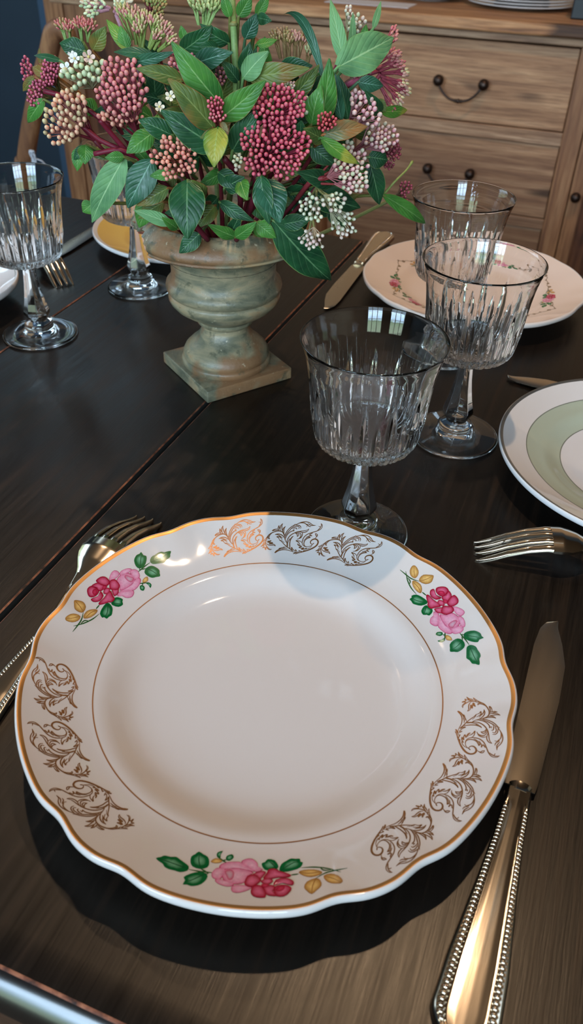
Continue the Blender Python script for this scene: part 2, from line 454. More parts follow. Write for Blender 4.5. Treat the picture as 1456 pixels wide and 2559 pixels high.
# ================================================================== THE TABLE
table = empty('dining_table', eu(0, .5, -TZ), 0, 'long black stained wooden dining table with worn orange plank edges', 'table')
def child(o, root):
    "parent o (built in room coordinates) to the empty root without moving it"
    o.parent = root; o.location = (o.location[0]-root.location[0], o.location[1]-root.location[1], o.location[2]-root.location[2]); return o
lerp = lambda a, b, t: a + (b-a)*t
TT = .026                                            # thickness of the boards
FU, BU = .0868, .93
def board(e0, e1, sk0=(0, 0), sk1=(0, 0), bu=BU):
    n = 8
    prof = [(bu, -TT), (bu, -.002), (bu-.002, 0)]
    us = np.linspace(bu-.05, FU+.016, 26)
    prof += [(u, 0) for u in us]
    prof += [(FU+.0018, 0), (FU+.0004, -.0006)]
    for i in range(n+1):
        a = PI/2 - PI*i/n
        pu, pz = FU - .0105*math.cos(a) + .0004, -.0006 - .0122 + .0122*math.sin(a)
        if a > 0:
            q = 1 - a/(PI/2); pu = lerp(pu, FU + .0004 - .0105*q, .62); pz = lerp(pz, -.0006 - .0122*q, .62)
        prof.append((pu, pz))
    prof.append((FU+.03, -TT))
    k = len(prof)
    def ring(e, sk, inset):
        s = -1 if inset < 0 else 1
        vs = []
        for (u, z) in prof:
            ee = e + sk[0]*(u-.25) + abs(inset)*s + s*sk[1]*max(0, 1-(u-.1)/.8)
            vs.append(eu(ee, u, z if abs(inset) > .0005 else z - (.0007 if z > -.001 else 0)))
        return vs
    R = [ring(e0, sk0, 0.0002), ring(e0, sk0, .0012), ring(e1, sk1, -.0012), ring(e1, sk1, -.0002)]
    mb = MB(); fs = []; ms = []
    vs = [v for r in R for v in r]
    for r in range(3):
        for i in range(k):
            j = (i+1) % k
            fs.append((r*k+i, r*k+j, (r+1)*k+j, (r+1)*k+i))
            arris = 28 < i < 31
            ms.append(1 if (r != 1 or arris) else (3 if 30 < i < 42 else 0))
    fs.append(tuple(range(k))); ms.append(2); fs.append(tuple(3*k+i for i in range(k))[::-1]); ms.append(2)
    mb.add(vs, fs, ms)
    o = mb.build('tabletop_board', [M['table'], M['worn'], M['soil'], M['edge']], None, True, 30)
    return child(o, table)
SK = (.019, .0006)
board(-1.05, -.4775, bu=.915); board(-.4765, -.2742, (0, 0), SK, bu=.93); board(-.2710, .95, SK, (0, 0), bu=.93)
def tpart(name, e0, e1, u0, u1, z0, z1, mat='table'):
    o = slab(e0, e1, u0, u1, z0, z1).build(name, M[mat], None, False); bevel(o, .002); return child(o, table)
tpart('apron', -.95, .85, FU+.07, FU+.09, -.12, -TT-.001); tpart('apron', -.95, .85, BU-.09, BU-.07, -.12, -TT-.001)
tpart('apron', -.97, -.95, FU+.07, BU-.07, -.12, -TT-.001); tpart('apron', .85, .87, FU+.07, BU-.07, -.12, -TT-.001)
tpart('dark_gap_backing', -.30, -.24, FU+.09, BU-.09, -.06, -TT-.0012); tpart('dark_gap_backing', -.51, -.44, FU+.09, BU-.09, -.06, -TT-.0012)  # rails added unseen under the seams so the gaps between boards look black
for e in (-.95, .83):
    for u in (FU+.06, BU-.11):
        tpart('leg', e-.02, e+.05, u, u+.06, -TZ, -.12)

# ================================================================== PLATES
SCALLOP = [c + d for c in (-126, -66, -6, 55, 113, 171) for d in (-9, 9)]
def scal(a, amp=.0185, k=SCALLOP, wd=4.6):
    d = math.degrees(a); s = 0
    for q in k:
        x = (d - q + 180) % 360 - 180
        s += math.exp(-(x/wd)**2)
    return 1.004 - amp*s
def ss(x, a, b):
    t = max(0, min(1, (x-a)/(b-a))); return t*t*(3-2*t)
TOP = [(0, .0072), (.02, .0072), (.045, .0073), (.060, .0075), (.068, .0080), (.0735, .0092), (.078, .0112), (.082, .0134), (.0855, .0150), (.0885, .0158), (.0905, .0161),
       (.094, .0168), (.100, .0186), (.106, .0207), (.112, .0231), (.117, .0252), (.1205, .0267), (.1224, .0276), (.1238, .0283), (.1246, .0286)]
BOT = [(.1251, .0285), (.1257, .0277), (.1260, .0264), (.1260, .0248), (.1254, .0232), (.1242, .0219), (.1222, .0208), (.118, .0192), (.112, .0170), (.100, .0142), (.090, .0108), (.080, .0062), (.072, .0034), (.0685, .0022), (.0675, .0), (.0645, .0), (.0635, .0018), (.05, .0022), (.0, .0022)]
TR = [p[0] for p in TOP]; TZs = [p[1] for p in TOP]
class Plate:
    def __init__(s, k=1.0, hk=1.0, scl=True, amp=.0185, wd=4.6, offs=0.0, w0=.09, cuts=SCALLOP):
        s.k = k; s.hk = hk; s.scl = scl; s.amp = amp; s.wd = wd; s.offs = offs; s.cuts = cuts
    def f(s, r, a):
        if not s.scl: return 1.0
        return 1 + (scal(a + s.offs, s.amp, s.cuts, s.wd) - 1) * ss(r, .088, .124)
    def ztop(s, rr, a):
        r = rr / s.k
        r = r / s.f(r, a); r = r / 1.0
        return float(np.interp(r, TR, TZs)) * s.hk
    def mesh(s, bands, mats, name, parent, n=360):
        "bands: list of (r0, r1, material index) on the top face"
        prof = TOP + BOT
        prof2 = []
        for i, (r, z) in enumerate(TOP): prof2.append((r, z))
        # extra rings where a colour band starts
        for (r0, r1, m_) in bands:
            for q in (r0, r1):
                if q < .1246 and all(abs(q - p[0]) > 1e-5 for p in prof2): prof2.append((q, float(np.interp(q, TR, TZs))))
        prof2.sort(); nt = len(prof2); prof2 += BOT
        def rfun(i, r, z, a):
            return r * s.f(r, a) * s.k, z * s.hk
        def mfun(i, a):
            if i < nt - 1 or any(b[1] > .1246 for b in bands) and i < nt + 0:
                rm = (prof2[i][0] + prof2[i+1][0]) / 2
                for (r0, r1, m_) in bands:
                    if r0 <= rm <= r1: return m_
            return 0
        mb = MB(); mb.lathe(prof2, n, 0, rfun, False, None, None, mfun)
        return mb.build(name, mats, parent)
def plate_polar_pt(pl, x, y, lift):
    r = math.hypot(x, y); return Vector((x, y, pl.ztop(r, math.atan2(y, x)) + lift))

# decal painter: polygons and ribbons laid on the rim of a plate
def fan(mb, pl, pts, cen, lift, c_edge, c_mid, T=lambda p: p, m=0, rings=3):
    n = len(pts); vs = []; cs = []; fs = []
    cx = sum(p[0] for p in pts)/n; cy = sum(p[1] for p in pts)/n
    if cen: cx, cy = cen
    C = T((cx, cy)); P = [T(p) for p in pts]
    vs.append(plate_polar_pt(pl, C[0], C[1], lift)); cs.append(c_mid)
    for k in range(1, rings+1):
        t = k / rings
        for p in P:
            vs.append(plate_polar_pt(pl, C[0] + (p[0]-C[0])*t, C[1] + (p[1]-C[1])*t, lift))
            q = t**1.6; cs.append(tuple(c_mid[i]*(1-q) + c_edge[i]*q for i in range(3)))
    for j in range(n):
        j2 = (j+1) % n; fs.append((0, 1+j, 1+j2))
        for k in range(1, rings):
            a, b = 1+(k-1)*n, 1+k*n
            fs.append((a+j, b+j, b+j2, a+j2))
    mb.add(vs, fs, m, cs)
def catmull(pts, k=5, closed=False):
    out = []; n = len(pts)
    rng = range(n) if closed else range(n-1)
    for i in rng:
        if closed: p = [pts[(i+j-1) % n] for j in range(4)]
        else: p = [pts[max(0, min(n-1, i+j-1))] for j in range(4)]
        for s_ in range(k):
            t = s_/k
            out.append(tuple(.5*((2*p[1][d]) + (-p[0][d]+p[2][d])*t + (2*p[0][d]-5*p[1][d]+4*p[2][d]-p[3][d])*t*t + (-p[0][d]+3*p[1][d]-3*p[2][d]+p[3][d])*t**3) for d in range(len(pts[0]))))
    if not closed: out.append(tuple(pts[-1]))
    return out
def ribbon(mb, pl, pts, w, lift, col, taper=(0.25, .3), m=0):
    n = len(pts); vs = []; cs = []; fs = []
    for i, p in enumerate(pts):
        a = pts[max(0, i-1)]; b = pts[min(n-1, i+1)]
        dx, dy = b[0]-a[0], b[1]-a[1]; L = math.hypot(dx, dy) or 1
        t = i/(n-1); k = min(1, taper[0] + (1-taper[0])*min(1, t*3)) * min(1, taper[1] + (1-taper[1])*min(1, (1-t)*3))
        ww = w*k/2
        vs.append(plate_polar_pt(pl, p[0]-dy/L*ww, p[1]+dx/L*ww, lift)); vs.append(plate_polar_pt(pl, p[0]+dy/L*ww, p[1]-dx/L*ww, lift)); cs += [col, col]
    for i in range(n-1): fs.append((2*i, 2*i+1, 2*i+3, 2*i+2))
    mb.add(vs, fs, m, cs)
G_D, G_L = srgb(14, 92, 44), srgb(112, 164, 130); AM_D, AM_L = srgb(150, 98, 40), srgb(226, 184, 112)
PK_D, PK_L = srgb(184, 58, 104), srgb(218, 164, 186); CR_D, CR_L = srgb(154, 8, 42), srgb(208, 100, 134); BRN = srgb(70, 52, 40); STM = srgb(46, 84, 40)
ROSE = dict(
 green=[[(103,245),(135,232),(160,217),(200,224),(235,220),(262,240),(290,262),(320,290),(312,325),(265,342),(230,332),(190,324),(160,307),(150,285),(125,268)],
        [(385,168),(415,188),(445,208),(455,250),(443,290),(395,307),(345,290),(330,255),(335,210),(360,190)],
        [(440,345),(440,385),(405,430),(365,447),(335,450),(310,440),(283,440),(298,405),(288,380),(330,350),(390,330)],
        [(545,155),(510,168),(503,195),(528,213),(530,185)], [(605,180),(617,205),(590,232),(565,224),(570,195)],
        [(845,215),(890,225),(914,268),(905,292),(840,306),(812,285),(803,250),(825,238)],
        [(920,302),(935,255),(970,228),(1000,212),(1030,216),(1058,215),(1062,240),(1078,246),(1062,285),(1010,308),(945,320)]],
 veins=[[(120,248),(200,270),(315,312)],[(390,190),(385,240),(398,303)],[(300,428),(360,390),(438,340)],[(850,230),(880,262),(912,305)],[(1050,232),(990,262),(925,312)]],
 amber=[[(463,243),(498,214),(540,232),(528,250),(490,256)],[(1048,325),(1080,308),(1150,308),(1202,330),(1190,355),(1130,370),(1080,355)],
        [(1160,380),(1190,400),(1197,445),(1165,482),(1132,510),(1100,482),(1083,450),(1102,405)],[(1213,365),(1260,350),(1310,370),(1338,412),(1320,436),(1262,432),(1225,405)]],
 aveins=[[(1055,325),(1120,338),(1195,330)],[(1160,385),(1140,440),(1132,500)],[(1220,372),(1270,390),(1325,425)]],
 stems=[[(320,315),(380,325),(440,330),(476,333)],[(400,305),(440,330)],[(440,345),(450,335)],[(505,200),(545,232),(572,250)],[(565,224),(545,232)],[(1066,288),(1150,288),(1240,305),(1328,340)],[(1163,380),(1230,340),(1300,322),(1372,308)],[(996,346),(1050,338)],[(1190,292),(1215,318),(1262,318)]],
 pink=[[(470,345),(475,330),(495,300),(520,290),(560,296),(555,330),(530,385),(495,385),(475,370)],[(500,385),(530,382),(570,398),(618,412),(612,437),(570,443),(520,425),(495,402)],
       [(668,235),(700,215),(740,213),(775,245),(780,275),(812,300),(770,322),(715,285),(680,260)],[(520,290),(535,260),(580,243),(650,238),(700,262),(765,318),(700,302),(620,292),(560,302)],
       [(556,302),(620,290),(700,300),(752,325),(712,352),(692,405),(640,422),(590,416),(548,388),(538,340)],[(610,437),(650,425),(700,432),(737,443),(720,466),(660,491),(615,489),(601,462)]],
 heart=[[(558,318),(590,303),(614,315),(620,345),(608,382),(583,388),(568,352)]],
 crim=[[(690,400),(705,360),(745,338),(782,355),(802,388),(772,422),(740,443),(710,441),(690,423)],[(745,338),(790,312),(832,318),(816,350),(792,378),(768,352)],
       [(812,368),(838,325),(850,298),(890,292),(920,311),(960,325),(998,346),(982,364),(920,366),(870,376),(830,382)],[(765,427),(800,430),(825,470),(832,500),(825,531),(768,529),(735,506),(731,470),(743,440)],
       [(898,382),(960,368),(1000,384),(1017,405),(1010,430),(980,426),(930,410),(880,432)],[(812,440),(860,424),(892,440),(880,480),(902,518),(860,517),(830,502),(818,465)],
       [(888,440),(930,425),(976,430),(1001,455),(986,491),(950,522),(902,521),(884,485)],[(798,392),(840,370),(872,380),(878,400),(850,420),(812,416)]],
 cheart=[[(893,467),(925,435),(955,440),(950,465),(920,482)],[(800,420),(850,420),(845,440),(815,450)]])
PC = Vector((-.0093, .2724, 0))      # centre of the main plate
def roseT(ang, crop=(350, 2050), sc=2.647, z=.0235):
    ca, sa = math.cos(ang), math.sin(ang)
    def T(p):
        q = on_z(crop[0] + p[0]/sc, crop[1] + p[1]/sc, z) - PC
        return (q.x*ca - q.y*sa, q.x*sa + q.y*ca)
    return T
def paint_rose(mb, pl, T, k=1.0):
    U = 1.0
    for s_ in ROSE['stems']: ribbon(mb, pl, catmull([T(p) for p in s_], 4), .0007*k, .00008, STM)
    for g in ROSE['green']:
        g = catmull(g, 2, True)
        fan(mb, pl, g, None, .00010, G_D, G_D, T); cx = sum(p[0] for p in g)/len(g); cy = sum(p[1] for p in g)/len(g)
        fan(mb, pl, [(cx+(p[0]-cx)*.66, cy+(p[1]-cy)*.66) for p in g], None, .00016, G_D, G_L, T)
    for s_ in ROSE['veins']: ribbon(mb, pl, catmull([T(p) for p in s_], 4), .0004*k, .00022, srgb(20, 70, 40))
    for g in ROSE['amber']: fan(mb, pl, catmull(g, 2, True), None, .00012, AM_D, AM_L, T)
    for s_ in ROSE['aveins']: ribbon(mb, pl, catmull([T(p) for p in s_], 4), .0003*k, .00020, srgb(140, 84, 40))
    for g in ROSE['pink']:
        g = catmull(g, 2, True); cx = sum(p[0] for p in g)/len(g); cy = sum(p[1] for p in g)/len(g)
        fan(mb, pl, g, None, .00013, PK_D, PK_D, T); fan(mb, pl, [(cx+(p[0]-cx)*.93, cy+(p[1]-cy)*.93) for p in g], None, .00018, srgb(206, 116, 148), PK_L, T)
    for g in ROSE['heart']: fan(mb, pl, catmull(g, 2, True), None, .00024, srgb(190, 60, 100), srgb(196, 160, 176), T)
    for g in ROSE['crim']:
        g = catmull(g, 2, True); cx = sum(p[0] for p in g)/len(g); cy = sum(p[1] for p in g)/len(g)
        fan(mb, pl, g, None, .00026, CR_D, CR_D, T); fan(mb, pl, [(cx+(p[0]-cx)*.90, cy+(p[1]-cy)*.90) for p in g], None, .00031, CR_D, CR_L, T)
    for g in ROSE['cheart']: fan(mb, pl, catmull(g, 2, True), None, .00036, CR_D, srgb(190, 50, 84), T)
SCROLL = """1.7|940,225 905,262 850,280 790,262 752,210 757,150 810,100 890,80 980,100 1060,160 1130,250 1180,340 1225,440 1260,530 1305,600
1|890,180 920,200 945,220
1|1085,170 1120,260 1165,330 1175,410 1215,400 1200,470 1170,530 1215,520 1240,570
1|945,215 1030,240 1090,290 1120,360 1075,345 1115,400 1120,475 1070,410 1075,480 1045,550 1015,480 990,540 960,585 905,610 965,555 968,500
1|960,225 1010,270 1025,340 1000,400 940,435 860,445 780,430 720,385 680,310 672,345 650,335 690,400 760,450 820,475
1|510,310 530,280 580,345 625,275 620,340 680,430
1|185,115 240,70 320,60 390,85 445,150 480,230 515,320 560,400 640,465 740,495 860,495 960,460 1020,390 1030,330
1|290,160 320,105 380,125 430,165
1|200,105 260,90 330,95
1|540,205 580,150 640,140 725,185
1|540,205 600,185 650,155 700,170
1|870,500 810,560 790,670 840,605 900,560 960,545
1|245,240 225,320 150,400 100,490 92,580 120,670 175,760 210,810
1|245,240 245,340 210,400 160,455
1|290,350 270,410 200,460 175,490
1|295,470 240,460 190,495 140,550 128,620 140,700 200,780
1|345,625 280,625 225,670 205,740 205,790
1|350,680 290,665 250,720 260,790 290,830
1|375,725 330,730 310,790 330,860
1|365,770 375,820 415,780 425,840 480,900 560,945 660,965 760,965 870,905
1|155,795 200,820 270,890 370,950 480,990 560,1000 620,990 700,970
1|210,805 300,860 400,910 500,955 600,985
1.1|360,395 410,450 430,520 440,600 465,700 520,790 600,860 700,900 800,910 900,895 1010,880
1|360,395 430,415 475,465 490,520 480,580 455,650
1|490,560 550,535 630,540 700,575 740,655
1|740,655 720,610 650,575 560,575 500,630 470,700
1|645,665 590,630 540,640 505,690 490,760
1|645,665 600,665 540,690 510,740
1.1|615,765 680,800 780,825 900,820 1000,800 1090,780 1150,745
1|615,765 650,800 720,830 780,850
1|700,855 780,870 900,880 1000,860 1030,870
1|1225,560 1160,600 1120,630 1195,605 1130,690 1040,745 1110,735 1180,695 1120,760 1060,830 1020,880 960,940 880,1010 820,1060 770,1125 790,1060 870,970
1|1230,560 1240,600 1295,655 1245,560
1.1|1235,590 1215,680 1180,760 1150,830 1140,920 1150,1000 1190,1080 1275,1160 1200,1135 1140,1080 1105,1030 1110,1080 1080,1040 1060,980 1035,930 1045,980 1020,900
1|1085,850 1080,920 1100,980 1105,1050
1.1|860,920 780,960 680,1000 580,1030 480,1080 430,1150 420,1230 440,1300 490,1380 560,1450 650,1490 740,1530 860,1605
1|770,1125 710,1150 670,1180 645,1225 640,1150 700,1090 760,1050
1|645,1225 635,1130 690,1050
1.1|560,1290 535,1210 560,1120 620,1050 680,1010
1|560,1290 560,1230 600,1150 640,1110
1|245,1050 320,1070 420,1065 530,1040 580,1010
1|245,1050 300,1090 380,1105 460,1090 510,1070
1|130,1145 220,1155 320,1135 400,1120
1|130,1145 200,1185 290,1190 380,1180 430,1140
1|200,1240 280,1220 340,1195
1|200,1240 280,1250 360,1230 410,1200
1|345,1235 345,1300 370,1360 415,1390 395,1320 385,1240 385,1210
1|440,1310 520,1400 600,1435 680,1440 730,1400
1|730,1400 720,1450 660,1470 590,1470 510,1410
1|600,1470 700,1495 790,1480
1|860,1605 830,1550 770,1510 850,1500 930,1490 1010,1455 1080,1400 1130,1340 1140,1270
1|1160,1290 1155,1350 1110,1400 1070,1440 1110,1450 1170,1435 1110,1470 1060,1490 1100,1535 1020,1520 960,1510
1|1050,1605 980,1560 900,1550 850,1530
1|1050,1605 1000,1540 940,1515 860,1510
1.2|1010,1190 950,1230 925,1300 920,1390 880,1290 875,1360 850,1455 840,1390 795,1355 820,1410 815,1450
1|1010,1190 975,1260 980,1340 960,1420 910,1470"""
SCROLL = [([tuple(float(c) for c in q.split(",")) for q in l.split("|")[1].split()], float(l.split("|")[0])) for l in SCROLL.splitlines()]
def paint_scroll(mb, pl, ang):
    T = roseT(ang, (75, 1650), 11.2, .0230)
    for pts, w in SCROLL:
        ribbon(mb, pl, catmull([T(p) for p in pts], 4), .00053*w, .00010, (1, 1, 1), (.45, .45))

# --- the main dinner plate
plate = empty('dinner_plate', PC, 0, 'scalloped cream dinner plate with gold rim, three rose sprays and gilt scrolls', 'plate')
PL = Plate()
pb = PL.mesh([(.1226, .12462, 1)], [M['plate'], M['gold']], 'plate_body', plate)
mb = MB()
for k in range(360):
    a0 = 2*PI*k/360; wob = .00004*math.sin(a0*7)
ringp = [(.0906*math.cos(2*PI*k/360), .0906*math.sin(2*PI*k/360)) for k in range(361)]
ribbon(mb, PL, ringp, .0006, .00010, (1, 1, 1), (1, 1)); mb.build('gilt_line', M['gold_dark'], plate)
for d in (0, 237.8, 117.3):
    mb = MB(); paint_rose(mb, PL, roseT(math.radians(d))); o = mb.build('rose_spray_print', M['print'], plate)
for d in (0, 19.2, 38.6, 155.8, 136.5, 117.3, 275.0, 256.6, 237.4):
    mb = MB(); paint_scroll(mb, PL, math.radians(d)); mb.build('scroll_print', M['gold_dark'], plate)

# --- sage banded plate on the right
pg = empty('dinner_plate', Vector((.262, .488, 0)), 0, 'round white plate with sage green band, cut by the right photo edge', 'plate', 'plates laid on the dining table')
PG = Plate(.109/.1246, .78, False)
kk = .1246/.109
PG.mesh([(.0620*kk, .0885*kk, 1), (.1070*kk, .1260, 2)], [M['white_china'], M['sage'], M['silver_line']], 'plate_body', pg, 192)
for r in (.0620, .0885):
    mb = MB(); ribbon(mb, PG, [(r*math.cos(2*PI*k/240), r*math.sin(2*PI*k/240)) for k in range(241)], .0007, .0001, (1,1,1), (1, 1)); mb.build('grey_line', M['grey_line'], pg)
mb = MB()
for k in range(9):
    a = 2*PI*k/9 + .3; r = .006 + .007*(k % 3)
    c_ = (-.004 + r*math.cos(a), .0 + r*math.sin(a))
    pts = [(c_[0] + .006*math.cos(t)*math.cos(a) - .0028*math.sin(t)*math.sin(a), c_[1] + .006*math.cos(t)*math.sin(a) + .0028*math.sin(t)*math.cos(a)) for t in np.linspace(0, 2*PI, 12, endpoint=False)]
    fan(mb, PG, pts, None, .0002 + .00004*k, G_D if k % 3 else PK_D, G_L if k % 3 else PK_L)
mb.build('sprig_print', M['print'], pg)

# --- blush plate at the far right, with a garland and small rose sprays
pf = empty('dinner_plate', Vector((.1815, .8035, 0)), 0, 'blush scalloped plate with garland line and pink sprays, behind the wine glasses', 'plate', 'plates laid on the dining table')
PF = Plate(.1128/.1246, .8, True, .013, 6.5, .35)
PF.mesh([(.1238, .126, 1)], [M['pink_china'], M['white_china']], 'plate_body', pf)
mb = MB(); GC = srgb(120, 104, 84)
for s_ in range(6):
    a0 = math.radians(60*s_ + 22)
    pts = []
    for t in np.linspace(0, 1, 22):
        a = a0 + math.radians(60)*t; r = .092 - .013*math.sin(PI*t)**.7 + .0012*math.sin(t*50)
        pts.append((r*math.cos(a), r*math.sin(a)))
    ribbon(mb, PF, pts, .0007, .0001, GC, (1, 1))
    for i in range(0, 22, 2):
        p = pts[i]; rr = .0012 + .0004*(i % 3)
        fan(mb, PF, [(p[0]+rr*math.cos(q), p[1]+rr*math.sin(q)) for q in np.linspace(0, 2*PI, 7, endpoint=False)], None, .00016, GC, srgb(150, 124, 104), rings=1)
mb.build('garland_print', M['print'], pf)
CROP0 = roseT(0)
c0 = CROP0((700, 350)); A0 = math.atan2(c0[1], c0[0]); R0_ = math.hypot(*c0)
def spray_T(ang, r, k):
    def T(p):
        q = CROP0(p); x, y = (q[0]-c0[0])*k, (q[1]-c0[1])*k
        d = ang - A0; X = x*math.cos(d) - y*math.sin(d); Y = x*math.sin(d) + y*math.cos(d)
        return (X + r*math.cos(ang), Y + r*math.sin(ang))
    return T
for a, r in ((-148, .075), (-86, .078), (56, .077), (-20, .078), (120, .076), (178, .08)):
    mb = MB(); paint_rose(mb, PF, spray_T(math.radians(a), r, .62), .8); mb.build('rose_spray_print', M['print'], pf)

# --- mustard banded plate behind the urn
py_ = empty('dinner_plate', Vector((-.1325, .938, 0)), 0, 'white edged plate with a wide mustard band, behind the flower urn', 'plate', 'plates laid on the dining table')
PY_ = Plate(.107/.1246, .7, False); kk = .1246/.107
PY_.mesh([(.062*kk, .1025*kk, 1), (.0600*kk, .062*kk, 2), (.0, .060*kk, 3)], [M['white_china'], M['yellow'], M['grey_line'], M['pink_china']], 'plate_body', py_, 160)
# --- plain white plate at the left edge
pw = empty('dinner_plate', Vector((-.3575, .7463, 0)), 0, 'plain white plate at the left edge of the table, below the left wine glass', 'plate', 'plates laid on the dining table')
PW = Plate(.080/.1246, .95, False)
PW.mesh([(.1205, .1216, 1)], [M['white_china'], M['grey_line']], 'plate_body', pw, 160)

# ================================================================== WINE GLASSES
def sm(x): x = max(0, min(1, x)); return x*x*(3-2*x)
def glass_bowl():
    n = 336; NF = 28
    H = .1430
    out = []
    # outer wall, bottom to lip
    zs = list(np.linspace(.0680, .0770, 9)) + list(np.linspace(.0782, .122, 42)) + list(np.linspace(.1235, .1418, 12))
    def r_out(z):
        pts = [(.0680, .0065), (.0690, .0130), (.0706, .0200), (.0727, .0260), (.0752, .0302), (.0785, .0327), (.084, .0338), (.095, .0347), (.108, .0357), (.118, .0367), (.127, .0380), (.135, .0398), (.1418, .0420)]
        return float(np.interp(z, [p[0] for p in pts], [p[1] for p in pts]))
    mb = MB(); prof = [(r_out(z), z) for z in zs]
    prof += [(.0423, .1422), (.0424, .1427), (.0420, .1430), (.0415, .1427)]
    nl = len(prof)
    iz = list(np.linspace(.1405, .0815, 22))
    inner = [(r_out(z) - (.0011 + .0014*sm((.125-z)/.05)), z) for z in iz] + [(.0288, .0788), (.0245, .0766), (.0180, .0748), (.0100, .0737), (.0030, .0734), (.0, .0733)]
    prof += inner
    def rf(i, r, z, a):
        if i >= nl - 4: return r, z
        ph = (a * NF / (2*PI)) % 1.0
        odd = int(a * NF / (2*PI)) % 2
        top = .121 if odd else .108
        # flame shaped cuts: widest in the middle, a point at the top
        t = (z - .073) / (top - .073)
        cut = 0
        if 0 < t < 1:
            w = .5 * (1 - t**2.2) * sm(t*8)
            x = abs(ph - .5)
            if w > 1e-4: cut = max(0, 1 - x/w) ** .8 * .0021 * sm((1-t)*3)
        # short cuts between them near the base
        t2 = (z - .071) / .026
        if 0 < t2 < 1:
            x = min(ph, 1-ph); w = .30*(1 - t2**1.5)
            if w > 1e-4: cut = max(cut, max(0, 1 - x/w) * .0015 * sm(t2*6))
        if .0681 < z <= .0745:
            cut += .0010*(.5+.5*math.cos(a*NF))*sm((z-.0681)/.003)
        return r - cut, z
    mb.lathe(prof, n, 0, rf)
    return mb
def glass_stem():
    mb = MB(); n = 96
    P = [(.0065, .0600), (.0056, .0585), (.0052, .056), (.0054, .052), (.0062, .045), (.0074, .038), (.0090, .031), (.0106, .0255), (.0114, .0225), (.0112, .0205), (.0098, .0180), (.0085, .0165), (.0080, .0155)]
    P = [(r, .0155 + (z-.0155)*(.0680-.0155)/(.0600-.0155)) for r, z in P]
    def rf(i, r, z, a):
        k = sm((.066 - z)/.006) * sm((z-.0155)/.004)
        h = math.cos(PI/8) / math.cos(((a + PI/8) % (2*PI/8)) - PI/8) if True else 1
        rr = r * (1 - k) + r * k * (h * 1.04)
        return rr, z
    zs = []
    for i in range(len(P)-1):
        for t in (0, .34, .67): zs.append((P[i][0]*(1-t)+P[i+1][0]*t, P[i][1]*(1-t)+P[i+1][1]*t))
    zs.append(P[-1]); mb.lathe(zs, n, 0, rf); return mb
def glass_foot():
    mb = MB()
    P = [(.0080, .0155), (.0095, .0147), (.0122, .0130), (.0130, .0113), (.0126, .0096), (.0128, .0082), (.0150, .0066), (.0190, .0052), (.0250, .0040), (.0305, .0031), (.0330, .0027), (.0340, .0021), (.0343, .0014), (.0339, .0006), (.0325, .0), (.0300, .0003), (.0200, .0012), (.0100, .0018), (0, .0020)]
    Q = []
    for i in range(len(P)-1):
        for t in (0, .5): Q.append((P[i][0]*(1-t)+P[i+1][0]*t, P[i][1]*(1-t)+P[i+1][1]*t))
    Q.append(P[-1]); mb.lathe(Q, 96); return mb
GB = glass_bowl().build; 
def make_glass(P, rz, label):
    r = empty('wine_glass', P, rz, label, 'wine glass', 'cut wine glasses on the dining table')
    GB('bowl', M['glass'], r); glass_stem().build('stem', M['glass'], r); glass_foot().build('foot', M['glass'], r)
    return r
wg = make_glass(Vector((.0442, .4141, .0004)), .2, 'empty cut wine glass directly behind the rose rimmed dinner plate')
for (x, y, rz, lab) in ((.1268, .5363, .9, 'empty cut wine glass in the middle of the right hand row of three'), (.1333, .6754, 1.7, 'empty cut wine glass farthest back on the right, before the blush plate'),
                        (-.2411, .6897, 2.3, 'empty cut wine glass at the left edge of the table'), (-.1657, .8036, .5, 'cut wine glass half hidden behind the urn, before the mustard plate')):
    c_ = copy_tree(wg); c_.location = W(Vector((x, y, .0004))); c_.rotation_euler.z = rz; c_['label'] = lab

# ================================================================== CUTLERY  (modelled along +x, handle end at x = 0)
def lerp(a, b, t): return a + (b-a)*t
def interp(x, T): return float(np.interp(x, [t[0] for t in T], [t[1] for t in T]))
def handle_mesh(L, halfw, thick):
    "flat beaded handle; halfw is a list of (x, half width)"
    mb = MB(); nx, nt = 110, 44
    TS = [(0, 1.0), (.30, .99), (.50, .95), (.53, .90), (.56, .97), (.60, .97), (.64, .78), (.80, .78), (.84, .97), (.90, .93), (.96, .70), (1.0, .15)]
    vs = []
    for i in range(nx+1):
        x = L*i/nx; w_ = interp(x, halfw); th = interp(x, thick)
        end = math.sqrt(max(0, 1-(1-min(1, x/.012))**2)); w_ *= max(.02, end)
        for j in range(nt+1):
            t = -1 + 2*j/nt
            f = interp(abs(t), TS) if x < L-.002 else lerp(interp(abs(t), TS), .8, (x-L+.002)/.002)
            f = lerp(f, interp(abs(t), [(0, 1), (.8, .9), (1, .2)]), sm((x-(L-.012))/.006))
            vs.append((x, t*w_, th*.12 + th*.88*f))
    fs = []; s = nt+1
    for i in range(nx):
        for j in range(nt): fs.append((i*s+j, i*s+j+1, (i+1)*s+j+1, (i+1)*s+j))
    b = len(vs)
    for i in range(nx+1):
        x = L*i/nx; w_ = interp(x, halfw) * max(.02, math.sqrt(max(0, 1-(1-min(1, x/.012))**2)))
        for j in (-.94, .94): vs.append((x, j*w_, 0))
    for i in range(nx):
        fs.append((b+2*i, b+2*i+2, b+2*i+3, b+2*i+1))
        fs.append((i*s, (i+1)*s, b+2*i+2, b+2*i)); fs.append((i*s+nt, b+2*i+1, b+2*i+3, (i+1)*s+nt))
    fs.append(tuple([nx*s+j for j in range(nt+1)] + [b+2*nx+1, b+2*nx])); fs.append(tuple([j for j in range(nt+1)][::-1] + [b, b+1]))
    mb.add(vs, fs)
    return mb
